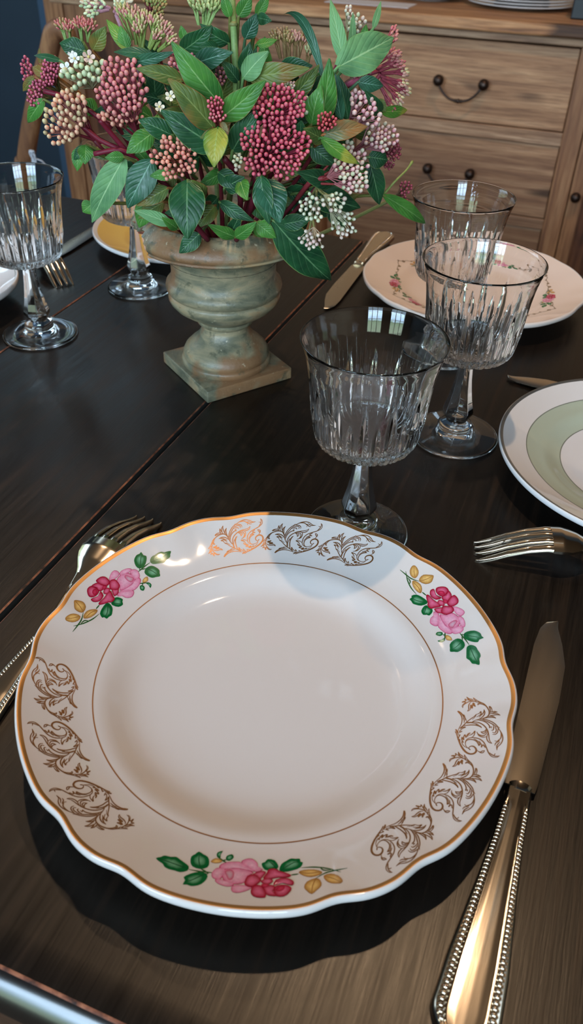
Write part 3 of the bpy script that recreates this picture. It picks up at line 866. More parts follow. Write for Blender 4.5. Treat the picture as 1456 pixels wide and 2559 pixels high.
def beads_mesh(L, halfw, thick, step=.0019):
    mb = MB()
    for sgn in (-1, 1):
        x = .006
        while x < L - .010:
            w_ = interp(x, halfw)*math.sqrt(max(0, 1-(1-min(1, x/.012))**2)); r = .00085 + .0004*(w_/.013)
            mb.ball((x, sgn*w_*.72, interp(x, thick)*.12 + interp(x, thick)*.88*.80), r, n=7, k=5, squash=(.85, 1.1, 1))
            x += step*(.8 + .35*w_/.013)
    return mb
KL = .112
KHW = [(0, .0128), (.012, .0134), (.030, .0126), (.060, .0094), (.085, .0070), (.100, .0062), (KL, .0060)]
KTH = [(0, .0050), (.03, .0062), (.09, .0072), (KL, .0074)]
def make_knife(P, ang, label, k=1.0):
    r = empty('table_knife', P, ang, label, 'knife', 'table knives laid beside the plates')
    h = handle_mesh(KL, KHW, KTH).build('handle', M['steel'], r, True, 50)
    beads_mesh(KL, KHW, KTH).build('beading', M['steel'], h)
    mb = MB()                               # the collar, then the blade
    mb.tube([(KL-.001, 0, .0042), (KL+.0015, 0, .0042), (KL+.003, 0, .0040)], [.0055, .0048, .0054], 24)
    mb.v = [(x, y*1.0, .0042+(z-.0042)*.62) for x, y, z in mb.v]; mb.build('collar', M['steel'], r, True, 40)
    mb = MB(); LB = .118; nx = 70; vs = []; fs = []; cr = [-1, -.9, -.4, 0, .4, .9, 1]
    for i in range(nx+1):
        t = i/nx; x = KL+.0025 + LB*t
        top = interp(t, [(0, .0078), (.06, .0084), (.5, .0096), (.8, .0104), (.92, .0094), (.97, .0070), (.99, .0042), (1, .0010)])
        bot = interp(t, [(0, -.0068), (.04, -.0074), (.5, -.0088), (.72, -.0080), (.85, -.0042), (.95, .0000), (1, .0008)])
        if t > .999: top, bot = .0012, .0008
        th = .0017*(1-.6*t)
        for c_ in cr: vs.append((x, lerp(bot, top, (c_+1)/2), .0036 - .0016*t + th*(1-abs(c_)**2.5)/2))
        for c_ in cr[::-1]: vs.append((x, lerp(bot, top, (c_+1)/2), .0036 - .0016*t - th*(1-abs(c_)**2.5)/2 - .0002))
    m_ = 2*len(cr)
    for i in range(nx):
        for j in range(m_):
            j2 = (j+1) % m_; fs.append((i*m_+j, i*m_+j2, (i+1)*m_+j2, (i+1)*m_+j))
    fs.append(tuple(range(m_))); fs.append(tuple(nx*m_+j for j in range(m_))[::-1])
    mb.add(vs, fs); mb.build('blade', M['steel_blade'], r, True, 40)
    r.scale = (k, k, k); return r
FL = .128
FHW = [(0, .0108), (.012, .0114), (.030, .0106), (.060, .0070), (.085, .0044), (.105, .0036), (FL, .0042)]
FTH = [(0, .0026), (.05, .0030), (FL, .0034)]
def make_fork(P, ang, label, k=1.0):
    "laid with the tines pointing down, back upwards"
    r = empty('table_fork', P, ang, label, 'fork', 'table forks laid with tines down')
    def lift(x):        # height of the back of the fork over the table
        return interp(x, [(0, .0005), (.05, .0012), (.09, .0045), (.115, .0095), (FL, .0135), (.138, .0168), (.148, .0186), (.158, .0182), (.170, .0150), (.182, .0098), (.192, .0042), (.200, .0003)])
    hm = handle_mesh(FL, FHW, FTH); hm.v = [(x, y, z + lift(x)) for x, y, z in hm.v]
    h = hm.build('handle', M['steel'], r, True, 50)
    bm_ = beads_mesh(.095, FHW, FTH); bm_.v = [(x, y, z + lift(x)) for x, y, z in bm_.v]; bm_.build('beading', M['steel'], h)
    def strip(mb, x0, x1, yl, yr, n, nt, th=.0016, crown=.0025):
        vs = []; fs = []
        for i in range(n+1):
            x = lerp(x0, x1, i/n); a, b = yl(x), yr(x); z0 = lift(x)
            wv = max(abs(a), abs(b))
            for side in (0, 1):
                rng = range(nt+1) if side == 0 else range(nt, -1, -1)
                for j in rng:
                    y = lerp(a, b, j/nt); e = abs(2*j/nt - 1)
                    zz = z0 + th*(1 - .35*e**3) - crown*(y/.013)**2 if side == 0 else z0 + th*.35*e**3*0 - crown*(y/.013)**2
                    vs.append((x, y, zz))
        m_ = 2*(nt+1)
        for i in range(n):
            for j in range(m_): j2 = (j+1) % m_; fs.append((i*m_+j, i*m_+j2, (i+1)*m_+j2, (i+1)*m_+j))
        fs.append(tuple(range(m_))); fs.append(tuple(n*m_+j for j in range(m_))[::-1]); mb.add(vs, fs)
    hw = lambda x: interp(x, [(FL-.002, .0040), (FL+.004, .0058), (.138, .0094), (.143, .0118), (.149, .0128), (.158, .0126)])
    mb = MB(); strip(mb, FL-.002, .155, lambda x: -hw(x), hw, 30, 16, .0030); mb.build('fork_head', M['steel'], r, True, 50)
    for i in range(4):
        mb = MB(); c0_ = (-.0096 + .0064*i)
        yc = lambda x, c0_=c0_: c0_*(1 - .06*(x-.153)/.047)
        wv = lambda x: interp(x, [(.153, .0026), (.160, .0022), (.190, .0017), (.198, .0011), (.201, .0004)])
        strip(mb, .1535, .201, lambda x: yc(x)-wv(x), lambda x: yc(x)+wv(x), 30, 6, .0024); mb.build('tine', M['steel'], r, True, 50)
    r.scale = (k, k, k); return r
def along(p_tip, ang, L): return Vector((p_tip[0] - L*math.cos(ang), p_tip[1] - L*math.sin(ang), .0003))
# near knife: bolster centre and blade tip measured on the table
kb, kt = Vector((.1135, .2180)), Vector((.1608, .3290))
ka = math.atan2(.3290-.1250, .1595-.0748)
KS = 1.04
make_knife(Vector((kb.x - KL*KS*math.cos(ka), kb.y - KL*KS*math.sin(ka), .0003)), ka, 'beaded steel table knife lying right of the rose rimmed dinner plate', KS)
ku = math.atan2(UV_.y, UV_.x)
make_knife(along((.0255, .7610), ku + PI, .2325), ku + PI, 'table knife left of the blush plate, blade towards the front', 1.0)
a2 = math.radians(180-27)
make_knife(along((.1885, .6345), a2, .2325), a2, 'table knife half under the sage banded plate, only its blade tip showing', 1.0)
a3 = ku + PI
make_knife(along((-.2790, .8740), a3, .2325), a3, 'table knife left of the mustard plate, seen through the left wine glass', 1.0)
fl = (-.1155, .3690)
make_fork(Vector((fl[0] - .150*1.06*math.cos(ku), fl[1] - .150*1.06*math.sin(ku), .0003)), ku, 'beaded steel fork partly hidden under the left rim of the rose rimmed plate', 1.06)
a4 = math.radians(-6) + PI
make_fork(along((.1220, .3965), a4, .200), a4, 'steel fork with four tines pointing left, near the right photo edge', 1.0)
a5 = math.atan2(-.053, .034)
make_fork(along((-.2445, .7995), a5, .200), a5, 'steel fork whose tine tips show beside the stem of the left wine glass', 1.0)

# ================================================================== THE URN
UC = Vector((-.061, .6315, 0))
urn = empty('flower_urn', UC, 0, 'weathered grey green terracotta urn with a chipped rim on a square foot, full of flowers', 'urn')
UP = [(.0372, .0105), (.0382, .0122), (.0386, .0146), (.0380, .0162), (.0366, .0170), (.0372, .0186), (.0369, .0212), (.0352, .0248), (.0316, .0286), (.0270, .0324), (.0230, .0368), (.0204, .0415), (.0196, .0450),
      (.0200, .0466), (.0222, .0474), (.0238, .0488), (.0242, .0504), (.0240, .0520), (.0262, .0540), (.0310, .0570), (.0368, .0604), (.0418, .0640), (.0448, .0676), (.0462, .0704), (.0465, .0728), (.0459, .0748),
      (.0448, .0756), (.0460, .0768), (.0474, .0788), (.0478, .0812), (.0472, .0836), (.0452, .0858), (.0434, .0882), (.0426, .0925), (.0427, .0980), (.0437, .1035), (.0456, .1085), (.0482, .1130), (.0515, .1166),
      (.0570, .1192), (.0640, .1203), (.0692, .1206), (.0714, .1212), (.0724, .1222), (.0716, .1234), (.0724, .1244), (.0734, .1256), (.0736, .1272), (.0730, .1296), (.0710, .1330), (.0678, .1364), (.0646, .1390), (.0618, .1404),
      (.0600, .1402), (.0588, .1375), (.0560, .1290), (.0480, .1200), (.0400, .1080), (.0360, .0950), (.0300, .0800), (.0100, .0760), (0, .0758)]
def urn_r(i, r, z, a):
    n1 = .0006*math.sin(a*3+1)*sm((z-.1)/.03)
    r += n1; d = math.degrees(a) % 360
    # the chip knocked out of the rim on its left side
    k = sm((d-176)/5)*sm((226-d)/9)
    if k > 0 and i < 52 and i > 36:
        jag = .0016*math.sin(a*37) + .0010*math.sin(a*71+1)
        lim = .0535 + jag + .014*sm((z - .1290 - .003*math.sin(a*19))/.004)
        if d > 210: lim += .010*sm((d-210)/16)
        if r > lim: r = lerp(r, lim, k)
    return r, z
def urn_m(i, a):
    d = math.degrees(a) % 360
    return 1 if (178 < d < 222 and 38 <= i <= 53 and UP[i][1] < .1322) else 0
mb = MB(); P2 = []
for i in range(len(UP)-1): P2.append(UP[i])
mb.lathe(UP, 260, 0, urn_r, False, None, None, urn_m)
ub = mb.build('urn_body', [M['urn'], M['terra']], urn, True, 50)
mb = MB(); hs = .0415; rot = Matrix.Rotation(math.radians(-56), 4, 'Z')
mb.box((-hs, -hs, 0), (hs, hs, .0107), 0, rot)
pf_ = mb.build('plinth', [M['urn']], urn, True); bevel(pf_, .0012, 3)
mb = MB(); mb.lathe([(0, .108), (.02, .110), (.038, .106), (.044, .103), (.03, .098), (0, .097)], 40); mb.build('moss_fill', M['soil'], urn)

# ================================================================== THE FLOWERS
BC = UC + Vector((.004, 0, .205)); BR = Vector((.150, .118, .140))
def surf(x, y, deep=0.0):
    "point on the rounded front of the bouquet along the sight line, or beside its widest part"
    d = ray(x, y).normalized(); o = EYE - BC
    A = sum((d[i]/BR[i])**2 for i in range(3)); B = 2*sum(o[i]*d[i]/BR[i]**2 for i in range(3)); C = sum((o[i]/BR[i])**2 for i in range(3)) - 1
    D = B*B - 4*A*C; tm = -B/(2*A)
    t = tm - (math.sqrt(D)/(2*A) if D > 0 else 0)
    return EYE + d*(t + deep)
def mpp(P): return depth_of(P)/F_PX
SPRIGS = []
class Sprig:
    def __init__(s, x, y, label, deep=0.0, stemcol=(96, 26, 36), name='viburnum_sprig', group='sprigs arranged in the flower urn'):
        s.px = (x, y); s.P = surf(x, y, deep); s.root = empty(name, UC + Vector((0, 0, .112)), 0, label, 'flower sprig', group)
        s.stemcol = srgb(*stemcol); s.nleaf = 0; SPRIGS.append(s)
    def loc(s, P): return Vector(P) - (UC + Vector((0, 0, .112)))
    def stem(s, P, r=.0019, bow=.018):
        a = s.loc(P); b = Vector((a.x*.10, a.y*.10, -.008)); 
        mid = b.lerp(a, .55) + Vector((0, .004, -bow*.4)); q = catmull([tuple(b), tuple(b.lerp(mid, .5)), tuple(mid), tuple(a)], 5)
        mb = MB(); mb.tube(q, [r*(1.15-.5*i/(len(q)-1)) for i in range(len(q))], 7, 0, s.stemcol); mb.build('stem', M['stalk'], s.root)
def shade(c, k): return tuple(v*k for v in c)
def build_head(sp, cx, cy, rx, ry, bud, pal, tipc, deep=0.0, bulge=.35, base=None, stalkc=(120, 50, 50), rot=0.0, fill=.86, lump=0.0, side=False, longb=1.25, stem=True, name='flower_head'):
    P0 = surf(cx, cy, deep); m = mpp(P0)
    tow = (EYE - P0).normalized()
    if base is None:
        core = BC + Vector((0, 0, -.05)); bp = P0 + (core - P0).normalized()*max(rx, ry)*m*1.1
    else:
        bp = surf(base[0], base[1], deep + (.006 if side else .02))
    c_, s_ = math.cos(rot), math.sin(rot)
    pts = []; md = bud*.94
    tries = int(rx*ry*110/(bud*bud)) + 600
    ax = RNG.random(3)*6
    for _ in range(tries):
        u, v = RNG.uniform(-1, 1), RNG.uniform(-1, 1); q = math.hypot(u, v)
        if q > 1: continue
        edge = 1 - lump*(.5+.5*math.sin(5*math.atan2(v, u)+ax[0]))
        if q > edge: continue
        if lump and math.sin(u*5+ax[1])*math.sin(v*5+ax[2]) > 1-lump*1.1: continue
        X, Y = u*rx, v*ry; X, Y = X*c_ - Y*s_, X*s_ + Y*c_
        if all((X-a)**2 + (Y-b)**2 > md*md for a, b, _q in pts): pts.append((X, Y, q))
    N = len(pts)
    Q = []
    for X, Y, q in pts:
        z = bulge*min(rx, ry)*(1-q*q) + RNG.normal(0, .18)*bud
        Q.append(P0 + CR*X*m - CU*Y*m + tow*z*m)
    K = max(2, int(N/9)); idx = RNG.choice(N, K, replace=False); cen = [Q[i] for i in idx]
    grp = [min(range(K), key=lambda k: (Q[i]-cen[k]).length_squared) for i in range(N)]
    heads = MB(); st = MB(); scol = srgb(*stalkc); nodes = {}
    for k in range(K):
        mem = [Q[i] for i in range(N) if grp[i] == k]
        if not mem: continue
        c = sum(mem, Vector())/len(mem); nodes[k] = c.lerp(bp, .42 if side else .5)
        mid = nodes[k].lerp(bp, .5) + tow*(.0006*RNG.normal())
        st.tube([sp.loc(bp), sp.loc(mid), sp.loc(nodes[k])], [.0011, .0009, .0007], 5, 0, scol, False)
    cols = [srgb(*p) for p in pal]; tc = srgb(*tipc)
    for i in range(N):
        nd = nodes[grp[i]]; d = (Q[i]-nd).normalized()
        if not side: d = (d*.5 + tow*.6 + Vector((0, 0, .25))).normalized()
        col = shade(cols[int(RNG.integers(len(cols)))], RNG.uniform(.75, 1.15)); r = bud*m*.52*RNG.uniform(.88, 1.1)
        M3 = d.to_track_quat('Z', 'Y').to_matrix()
        n_, k_ = 7, 5; vs = []; cs = []; fs = []
        tm = RNG.uniform(.35, .95)
        for a in range(k_+1):
            t = a/k_; th = PI*t; rr = math.sin(th)*r*(1 - .12*math.cos(th)); zz = math.cos(th)*r*longb
            for b in range(n_): q2 = 2*PI*b/n_; vs.append(sp.loc(Q[i] + M3 @ Vector((rr*math.cos(q2), rr*math.sin(q2), zz))))
            w_ = sm((.45 - t)/.4)*tm; cs += [tuple(col[j]*(1-w_) + tc[j]*w_ for j in range(3))]*n_
        for a in range(k_):
            for b in range(n_): b2 = (b+1) % n_; fs.append((a*n_+b, (a+1)*n_+b, (a+1)*n_+b2, a*n_+b2))
        heads.add(vs, fs, 0, cs)
        st.tube([sp.loc(nd), sp.loc(Q[i] - d*r*.9)], [.00045, .00038], 4, 0, tuple(lerp(scol[j], cols[0][j], .35) for j in range(3)) if not side else scol, False)
    h = heads.build(name, M['bud'], sp.root)
    st.build('stalks', M['stalk'], h)
    if stem: sp.stem(bp)
    return P0
def blossom(sp, x, y, rpx, deep=-.004, col=(238, 228, 214)):
    P0 = surf(x, y, deep); m = mpp(P0); tow = ((EYE - P0).normalized() + Vector((RNG.uniform(-.4, .4), 0, .3))).normalized()
    M3 = tow.to_track_quat('Z', 'Y').to_matrix(); mb = MB(); r = rpx*m; c = srgb(*col)
    for k in range(5):
        a = 2*PI*k/5 + RNG.uniform(-.1, .1); vs = [sp.loc(P0 - M3 @ Vector((0, 0, r*.2)))]; cs = [shade(c, .7)]
        for j in range(9):
            b = (j/8 - .5)*1.15; rr = r*(1 - .30*abs(j/4-1)**3); vs.append(sp.loc(P0 + M3 @ Vector((rr*math.cos(a+b*.9), rr*math.sin(a+b*.9), r*.12 + .10*r*math.cos(b*6))))); cs.append(c)
        mb.add(vs, [(0, j+1, j+2) for j in range(8)], 0, cs)
    mb.ball(sp.loc(P0), r*.22, 0, srgb(214, 196, 120)); mb.tube([sp.loc(P0), sp.loc(P0 - tow*r*2.5 + Vector((0, 0, -r)))], r*.07, 5, 0, srgb(120, 110, 70))
    mb.build('blossom', M['petal'], sp.root)
def make_leaf(sp, bx, by, tx, ty, wpx, kind, d0=.012, d1=.0, bend=.10, fold=.22, roll=0.0, curl=0.0, sharp=1.0, pet=True, arch=None, name='leaf'):
    B = surf(bx, by, d0); T = surf(tx, ty, d1)
    m = mpp((B+T)/2); w = wpx*m*.5/max(.5, math.cos(roll)); L = (T-B).length; ax = (T-B).normalized()
    tow = (EYE - (B+T)/2).normalized(); N = (tow - ax*tow.dot(ax)).normalized(); S = ax.cross(N)
    N2 = N*math.cos(roll) + S*math.sin(roll); S2 = ax.cross(N2)
    nl, nw = 14, 8; vs = []; uv = []; ph = RNG.uniform(0, 6); wav = RNG.uniform(.02, .06)
    for i in range(nl+1):
        t = i/nl
        c = B + ax*L*t + N2*(bend*L*4*t*(1-t)*.5 - curl*L*max(0, t-.55)**2*2.2)
        if arch: c = c + CU*(arch*m*4*t*(1-t))
        wt = w*(max(0, math.sin(PI*min(1, (t*.97+.015))**(.80)))**(.78)) * (1 - .30*sharp*t*t)
        for j in range(nw+1):
            s_ = 2*j/nw - 1
            off = fold*w*abs(s_)*(.4+.6*math.sin(PI*t)) - .18*w*s_*s_ + wav*w*math.sin(t*13+ph+s_*2)*s_*s_*1.6
            vs.append(sp.loc(c + S2*(wt*s_) + N2*off)); uv.append((.5 + .5*s_, t))
    fs = [(i*(nw+1)+j, i*(nw+1)+j+1, (i+1)*(nw+1)+j+1, (i+1)*(nw+1)+j) for i in range(nl) for j in range(nw)]
    mb = MB(); mb.add(vs, fs, 0, None, uv)
    if pet:
        b0 = sp.loc(B); e = (sp.loc(BC + Vector((0, 0, -.06))) - b0); e = e.normalized()*min(.03, e.length)
        mb.tube([b0 + (sp.loc(B + ax*L*.05)-b0), b0, b0 + e*.5 - ax*L*.02, b0 + e], [.0007, .0009, .0011, .0013], 6, 0, None, False)
    sp.nleaf += 1
    return mb.build(name, L_[kind], sp.root)

CRIM = [(206, 74, 100), (189, 62, 88), (220, 91, 110), (180, 57, 79)]; ROSE_ = [(210, 113, 122), (219, 129, 129), (193, 99, 110)]
PEACH = [(224, 156, 132), (208, 136, 116), (230, 174, 141), (197, 168, 125)]; MIDP = [(225, 136, 120), (213, 122, 115), (236, 155, 132)]
LILAC = [(219, 152, 156), (206, 136, 145), (230, 179, 168), (197, 156, 145)]; CREAM = [(206, 196, 164), (216, 204, 180), (186, 186, 146), (210, 176, 160)]
GRN = [(190, 200, 156), (204, 208, 166), (170, 186, 140)]; DARKR = [(145, 55, 72), (165, 68, 85), (127, 46, 59)]; OLV = [(150, 140, 80), (170, 130, 80), (128, 134, 74)]
S = {}
S['big'] = Sprig(685, 335, 'viburnum sprig with the largest dense crimson bud cluster, front centre of the urn')
build_head(S['big'], 690, 262, 78, 56, 11.0, CRIM, (214, 130, 130), -.004, .5, None, (120, 40, 50), 0, lump=.10, stem=True)
build_head(S['big'], 686, 368, 92, 84, 11.0, CRIM, (214, 130, 130), -.010, .45, None, (120, 40, 50), 0, lump=.16, stem=True)
S['rose'] = Sprig(298, 228, 'viburnum sprig with a dusty rose bud cluster, upper left of the urn')
build_head(S['rose'], 302, 216, 68, 78, 12.6, ROSE_, (220, 160, 140), -.002, .4, (345, 335), (110, 36, 48), 0, lump=.14)
build_head(S['rose'], 306, 290, 60, 24, 11.5, MIDP, (224, 176, 146), .004, .4, (345, 345), (110, 36, 48), 0, lump=.2, stem=False)
S['peach'] = Sprig(165, 290, 'viburnum sprig with a peach and cream bud cluster, leftmost large one')
build_head(S['peach'], 162, 292, 52, 74, 12.6, PEACH, (220, 206, 160), .0, .35, (235, 350), (116, 34, 46), .45, lump=.06)
S['mid'] = Sprig(437, 395, 'viburnum sprig with a salmon bud cluster low in front, above the urn rim')
build_head(S['mid'], 437, 394, 62, 60, 11.2, MIDP, (226, 166, 140), -.006, .4, None, (120, 60, 46), 0, lump=.22)
S['small1'] = Sprig(538, 272, 'leafy viburnum sprig with a small red bud cluster inside a rosette of big leaves')
build_head(S['small1'], 538, 260, 20, 18, 8.0, CRIM, (220, 140, 140), -.016, .8, (546, 325), (120, 50, 50), 0)
build_head(S['small1'], 543, 288, 21, 15, 8.0, CRIM, (224, 160, 150), -.014, .8, (546, 325), (120, 50, 50), 0, stem=False)
S['small2'] = Sprig(815, 305, 'viburnum sprig with a small scarlet bud cluster beside a rust edged leaf')
build_head(S['small2'], 816, 304, 27, 24, 8.2, [(176, 54, 66), (190, 72, 76)], (216, 110, 110), -.014, .8, (808, 345), (120, 50, 50), 0)
S['lilac1'] = Sprig(915, 272, 'viburnum sprig with mauve pink buds, upper of the two mauve clusters at right')
build_head(S['lilac1'], 912, 270, 31, 54, 12.0, LILAC, (214, 190, 176), -.002, .4, (860, 330), (120, 60, 60), -.5, lump=.1)
S['lilac2'] = Sprig(952, 340, 'viburnum sprig with a mauve and cream bud cluster at the right side')
build_head(S['lilac2'], 952, 340, 44, 38, 10.5, LILAC + CREAM[:1], (220, 196, 180), .002, .4, (880, 380), (120, 60, 60), 0, lump=.14)
S['pale'] = Sprig(880, 422, 'viburnum sprig with a long pale pink and cream bud cluster, lower right')
build_head(S['pale'], 880, 420, 44, 70, 11.0, LILAC + CREAM, (222, 206, 180), -.006, .4, (775, 458), (140, 50, 50), -.2, lump=.12)
S['cream'] = Sprig(812, 555, 'viburnum sprig with an open ivory bud cluster hanging beside the urn rim')
build_head(S['cream'], 778, 520, 34, 40, 11.0, CREAM + GRN[:1], (232, 222, 200), -.012, .4, (790, 470), (120, 116, 70), 0, lump=.3)
build_head(S['cream'], 840, 505, 26, 26, 11.0, CREAM, (232, 222, 200), -.012, .4, (790, 470), (120, 116, 70), 0, lump=.2, stem=False)
build_head(S['cream'], 858, 562, 36, 36, 10.5, CREAM[1:], (232, 214, 200), -.010, .4, (800, 490), (120, 116, 70), .4, lump=.3, stem=False)
build_head(S['cream'], 780, 600, 34, 26, 10.0, [(214, 176, 164), (206, 190, 164)], (232, 206, 196), -.016, .4, (780, 540), (120, 116, 70), .3, lump=.35, stem=False)
S['tip'] = Sprig(1008, 490, 'thin viburnum sprig with a small dark pink cluster reaching furthest right', stemcol=(110, 110, 60))
build_head(S['tip'], 1013, 470, 16, 17, 7.2, DARKR, (176, 90, 100), .0, .7, (975, 500), (90, 90, 50), 0)
build_head(S['tip'], 1003, 506, 14, 22, 7.2, DARKR, (176, 90, 100), .0, .7, (975, 500), (90, 90, 50), 0, stem=False)
S['left'] = Sprig(110, 200, 'viburnum sprig with magenta bud clusters reaching furthest left', stemcol=(90, 28, 36))
build_head(S['left'], 66, 176, 14, 34, 8.0, [(180, 78, 100), (168, 64, 88)], (210, 120, 130), .012, .5, (125, 225), (90, 80, 44), -.1)
build_head(S['left'], 124, 178, 22, 40, 7.6, [(184, 78, 106), (170, 66, 96)], (214, 130, 140), .008, .5, (150, 235), (90, 80, 44), .3)
build_head(S['left'], 90, 232, 20, 34, 7.6, [(184, 78, 106), (170, 66, 96)], (214, 130, 140), .008, .5, (130, 245), (90, 80, 44), .3, stem=False)
S['white'] = Sprig(205, 165, 'viburnum sprig with green buds and open white flowers, upper left')
build_head(S['white'], 210, 178, 62, 40, 14.0, GRN, (226, 222, 180), .002, .4, (250, 250), (110, 60, 44), -.3, lump=.5, fill=.6)
for x, y, r in ((164, 172, 16), (186, 146, 14), (180, 140, 12), (221, 142, 16)): blossom(S['white'], x, y, r, -.004, (240, 234, 226) if x < 200 else (232, 200, 184))
S['umb1'] = Sprig(190, 75, 'viburnum umbel with pink tipped green stalks, seen from the side at upper left', stemcol=(96, 120, 60))
for (x, y, rx, bx) in ((152, 60, 16, 165), (172, 62, 14, 176), (197, 55, 15, 205), (222, 62, 20, 220)):
    build_head(S['umb1'], x, y, rx, 13, 6.2, [(196, 110, 104), (186, 92, 92), (176, 150, 100)], (210, 150, 130), .02, .6, (bx, 104), (118, 140, 74), 0, side=True, longb=1.9, stem=(x == 197))
S['umb2'] = Sprig(360, 70, 'large viburnum umbel with long green stalks, top left of the bouquet', stemcol=(110, 130, 66))
for (x, y, rx, bx, by) in ((305, 22, 18, 330, 100), (330, 30, 18, 340, 112), (358, 42, 20, 356, 118), (388, 50, 20, 372, 120), (412, 70, 18, 385, 124), (428, 96, 12, 395, 128), (345, 66, 16, 350, 120), (395, 84, 14, 375, 122)):
    build_head(S['umb2'], x, y, rx, 15, 6.6, [(190, 172, 116), (200, 140, 120), (196, 120, 116), (160, 160, 92)], (220, 200, 160), .022, .6, (bx, by), (128, 142, 70), 0, side=True, longb=2.0, stem=(x == 358))
S['umb3'] = Sprig(270, 20, 'viburnum sprig with mauve branches and cream buds, cut by the top photo edge', stemcol=(170, 120, 130))
for (x, y, bx, by) in ((215, 12, 270, 22), (228, 34, 272, 24), (246, 8, 275, 20), (320, -6, 290, 36), (300, 6, 285, 30)):
    build_head(S['umb3'], x, y, 15, 12, 8.4, GRN + [(214, 190, 160)], (226, 216, 180), .03, .6, (bx, by), (168, 116, 124), 0, side=True, longb=1.5, stem=(x == 320))
S['umb4'] = Sprig(392, 14, 'olive brown viburnum umbel at the top left, behind the others', stemcol=(120, 50, 50))
for (x, y) in ((380, 2), (402, 10), (395, 30), (365, -8)):
    build_head(S['umb4'], x, y, 16, 12, 7, OLV, (170, 150, 90), .04, .6, (372, 50), (130, 60, 60), 0, side=True, longb=1.5, stem=(x == 402))
S['umb5'] = Sprig(515, 25, 'green viburnum umbel left of the tall upright stem, at the top', stemcol=(150, 168, 110))
for (x, y, bx) in ((485, 4, 496, ), (505, 12, 508), (530, 10, 516), (548, 4, 522), (515, -12, 512)):
    build_head(S['umb5'], x, y, 13, 16, 7.5, [(150, 160, 96), (170, 176, 116)], (206, 204, 150), .03, .6, (bx, 62), (136, 158, 92), 0, side=True, longb=2.0, stem=(x == 505))
S['back'] = Sprig(450, 155, 'viburnum sprig with a pink bud cluster set back between large green leaves')
build_head(S['back'], 442, 160, 30, 36, 11, ROSE_, (216, 150, 146), .012, .4, None, (120, 40, 50), 0, lump=.2)
build_head(S['back'], 478, 132, 14, 12, 9, ROSE_, (206, 130, 130), .02, .5, None, (120, 40, 50), 0, stem=False)
build_head(S['back'], 549, 192, 18, 24, 8.5, [(140, 84, 92), (156, 100, 104)], (176, 120, 120), .02, .5, None, (90, 50, 40), 0, stem=False)
S['umb6'] = Sprig(728, 120, 'tawny viburnum umbel seen from the side, top centre right', stemcol=(120, 60, 60))
for (x, y, bx, c) in ((688, 86, 700, 0), (708, 82, 712, 0), (738, 88, 736, 1), (758, 90, 745, 1), (776, 122, 768, 2), (722, 92, 722, 0)):
    build_head(S['umb6'], x, y, 14, 12, 6.4, [[(160, 120, 84), (140, 120, 70)], [(190, 130, 116), (166, 130, 84)], [(170, 170, 120), (190, 160, 130)]][c], (200, 170, 130), .026, .6, (bx, 146 if c < 2 else 160), (132, 104, 66), 0, side=True, longb=2.0, stem=(x == 738))
S['grnb'] = Sprig(755, 255, 'viburnum sprig with a few round pale green buds beside the crimson cluster')
build_head(S['grnb'], 752, 262, 20, 30, 13, GRN, (214, 214, 180), .004, .4, None, (110, 110, 70), -.2, lump=.1)
build_head(S['grnb'], 716, 212, 20, 14, 7.5, [(196, 160, 150), (176, 170, 130)], (214, 190, 176), .008, .5, (712, 245), (120, 140, 80), 0, side=True, stem=False)
build_head(S['grnb'], 592, 402, 12, 24, 10, CREAM, (222, 214, 180), .006, .4, None, (110, 100, 60), 0, stem=False)
S['rtop'] = Sprig(885, 55, 'viburnum sprig with cream buds behind the pale upright leaf at top right', stemcol=(150, 56, 76))
build_head(S['rtop'], 892, 58, 20, 26, 10, CREAM, (226, 220, 190), .014, .4, (862, 120), (150, 130, 80), .5, lump=.1)
build_head(S['rtop'], 872, 30, 12, 14, 9, CREAM, (226, 220, 190), .016, .4, (862, 120), (150, 130, 80), 0, stem=False)
build_head(S['rtop'], 900, 180, 26, 14, 9, CREAM + LILAC, (216, 200, 170), .012, .4, (860, 210), (130, 70, 60), 0, stem=False)
S['fan'] = Sprig(965, 190, 'viburnum umbel with red stalks fanning out to the upper right, seen from the side', stemcol=(150, 56, 70))
for (x, y, rx, ry, bx, by, c) in ((985, 84, 9, 20, 930, 150, 0), (975, 132, 26, 12, 935, 165, 0), (988, 150, 16, 16, 940, 172, 0), (1008, 178, 14, 12, 950, 184, 1), (1002, 205, 16, 12, 950, 190, 1), (1012, 226, 12, 14, 952, 196, 1), (995, 245, 16, 16, 950, 202, 1), (978, 262, 14, 12, 945, 206, 2), (1000, 160, 14, 10, 945, 178, 0)):
    build_head(S['fan'], x, y, rx, ry, 7.2, [[(196, 124, 116), (190, 100, 104)], [(196, 176, 130), (190, 140, 124)], [(150, 60, 66), (180, 140, 110)]][c], (224, 206, 160), .006, .5, (bx, by), (150, 64, 76), 0, side=True, longb=1.7, stem=(x == 1008))
mb = MB(); q_ = [S['fan'].loc(surf(x, y, d)) for x, y, d in ((862, 215, .03), (890, 202, .014), (915, 186, .012), (945, 178, .012))]
mb.tube(q_, [.0020, .0020, .0017, .0011], 8, 0, srgb(160, 70, 92)); mb.build('branch', M['stalk'], S['fan'].root)
S['darkr'] = Sprig(982, 388, 'viburnum sprig with a dark red cluster behind the mauve one, right side')
build_head(S['darkr'], 982, 378, 20, 26, 8, DARKR, (160, 90, 90), .016, .4, None, (90, 40, 40), 0, lump=.1)
build_head(S['darkr'], 972, 412, 12, 12, 7, DARKR, (160, 90, 90), .016, .4, None, (90, 40, 40), 0, stem=False)
S['tall'] = Sprig(585, 60, 'tall leafy viburnum shoot with a thick pale green stem rising through the middle', stemcol=(122, 146, 84))
sp = S['tall']; q_ = [sp.loc(surf(x, y, d)) for x, y, d in ((592, 330, .06), (590, 205, .022), (586, 120, .018), (583, 60, .018), (580, -10, .02), (578, -90, .03))]
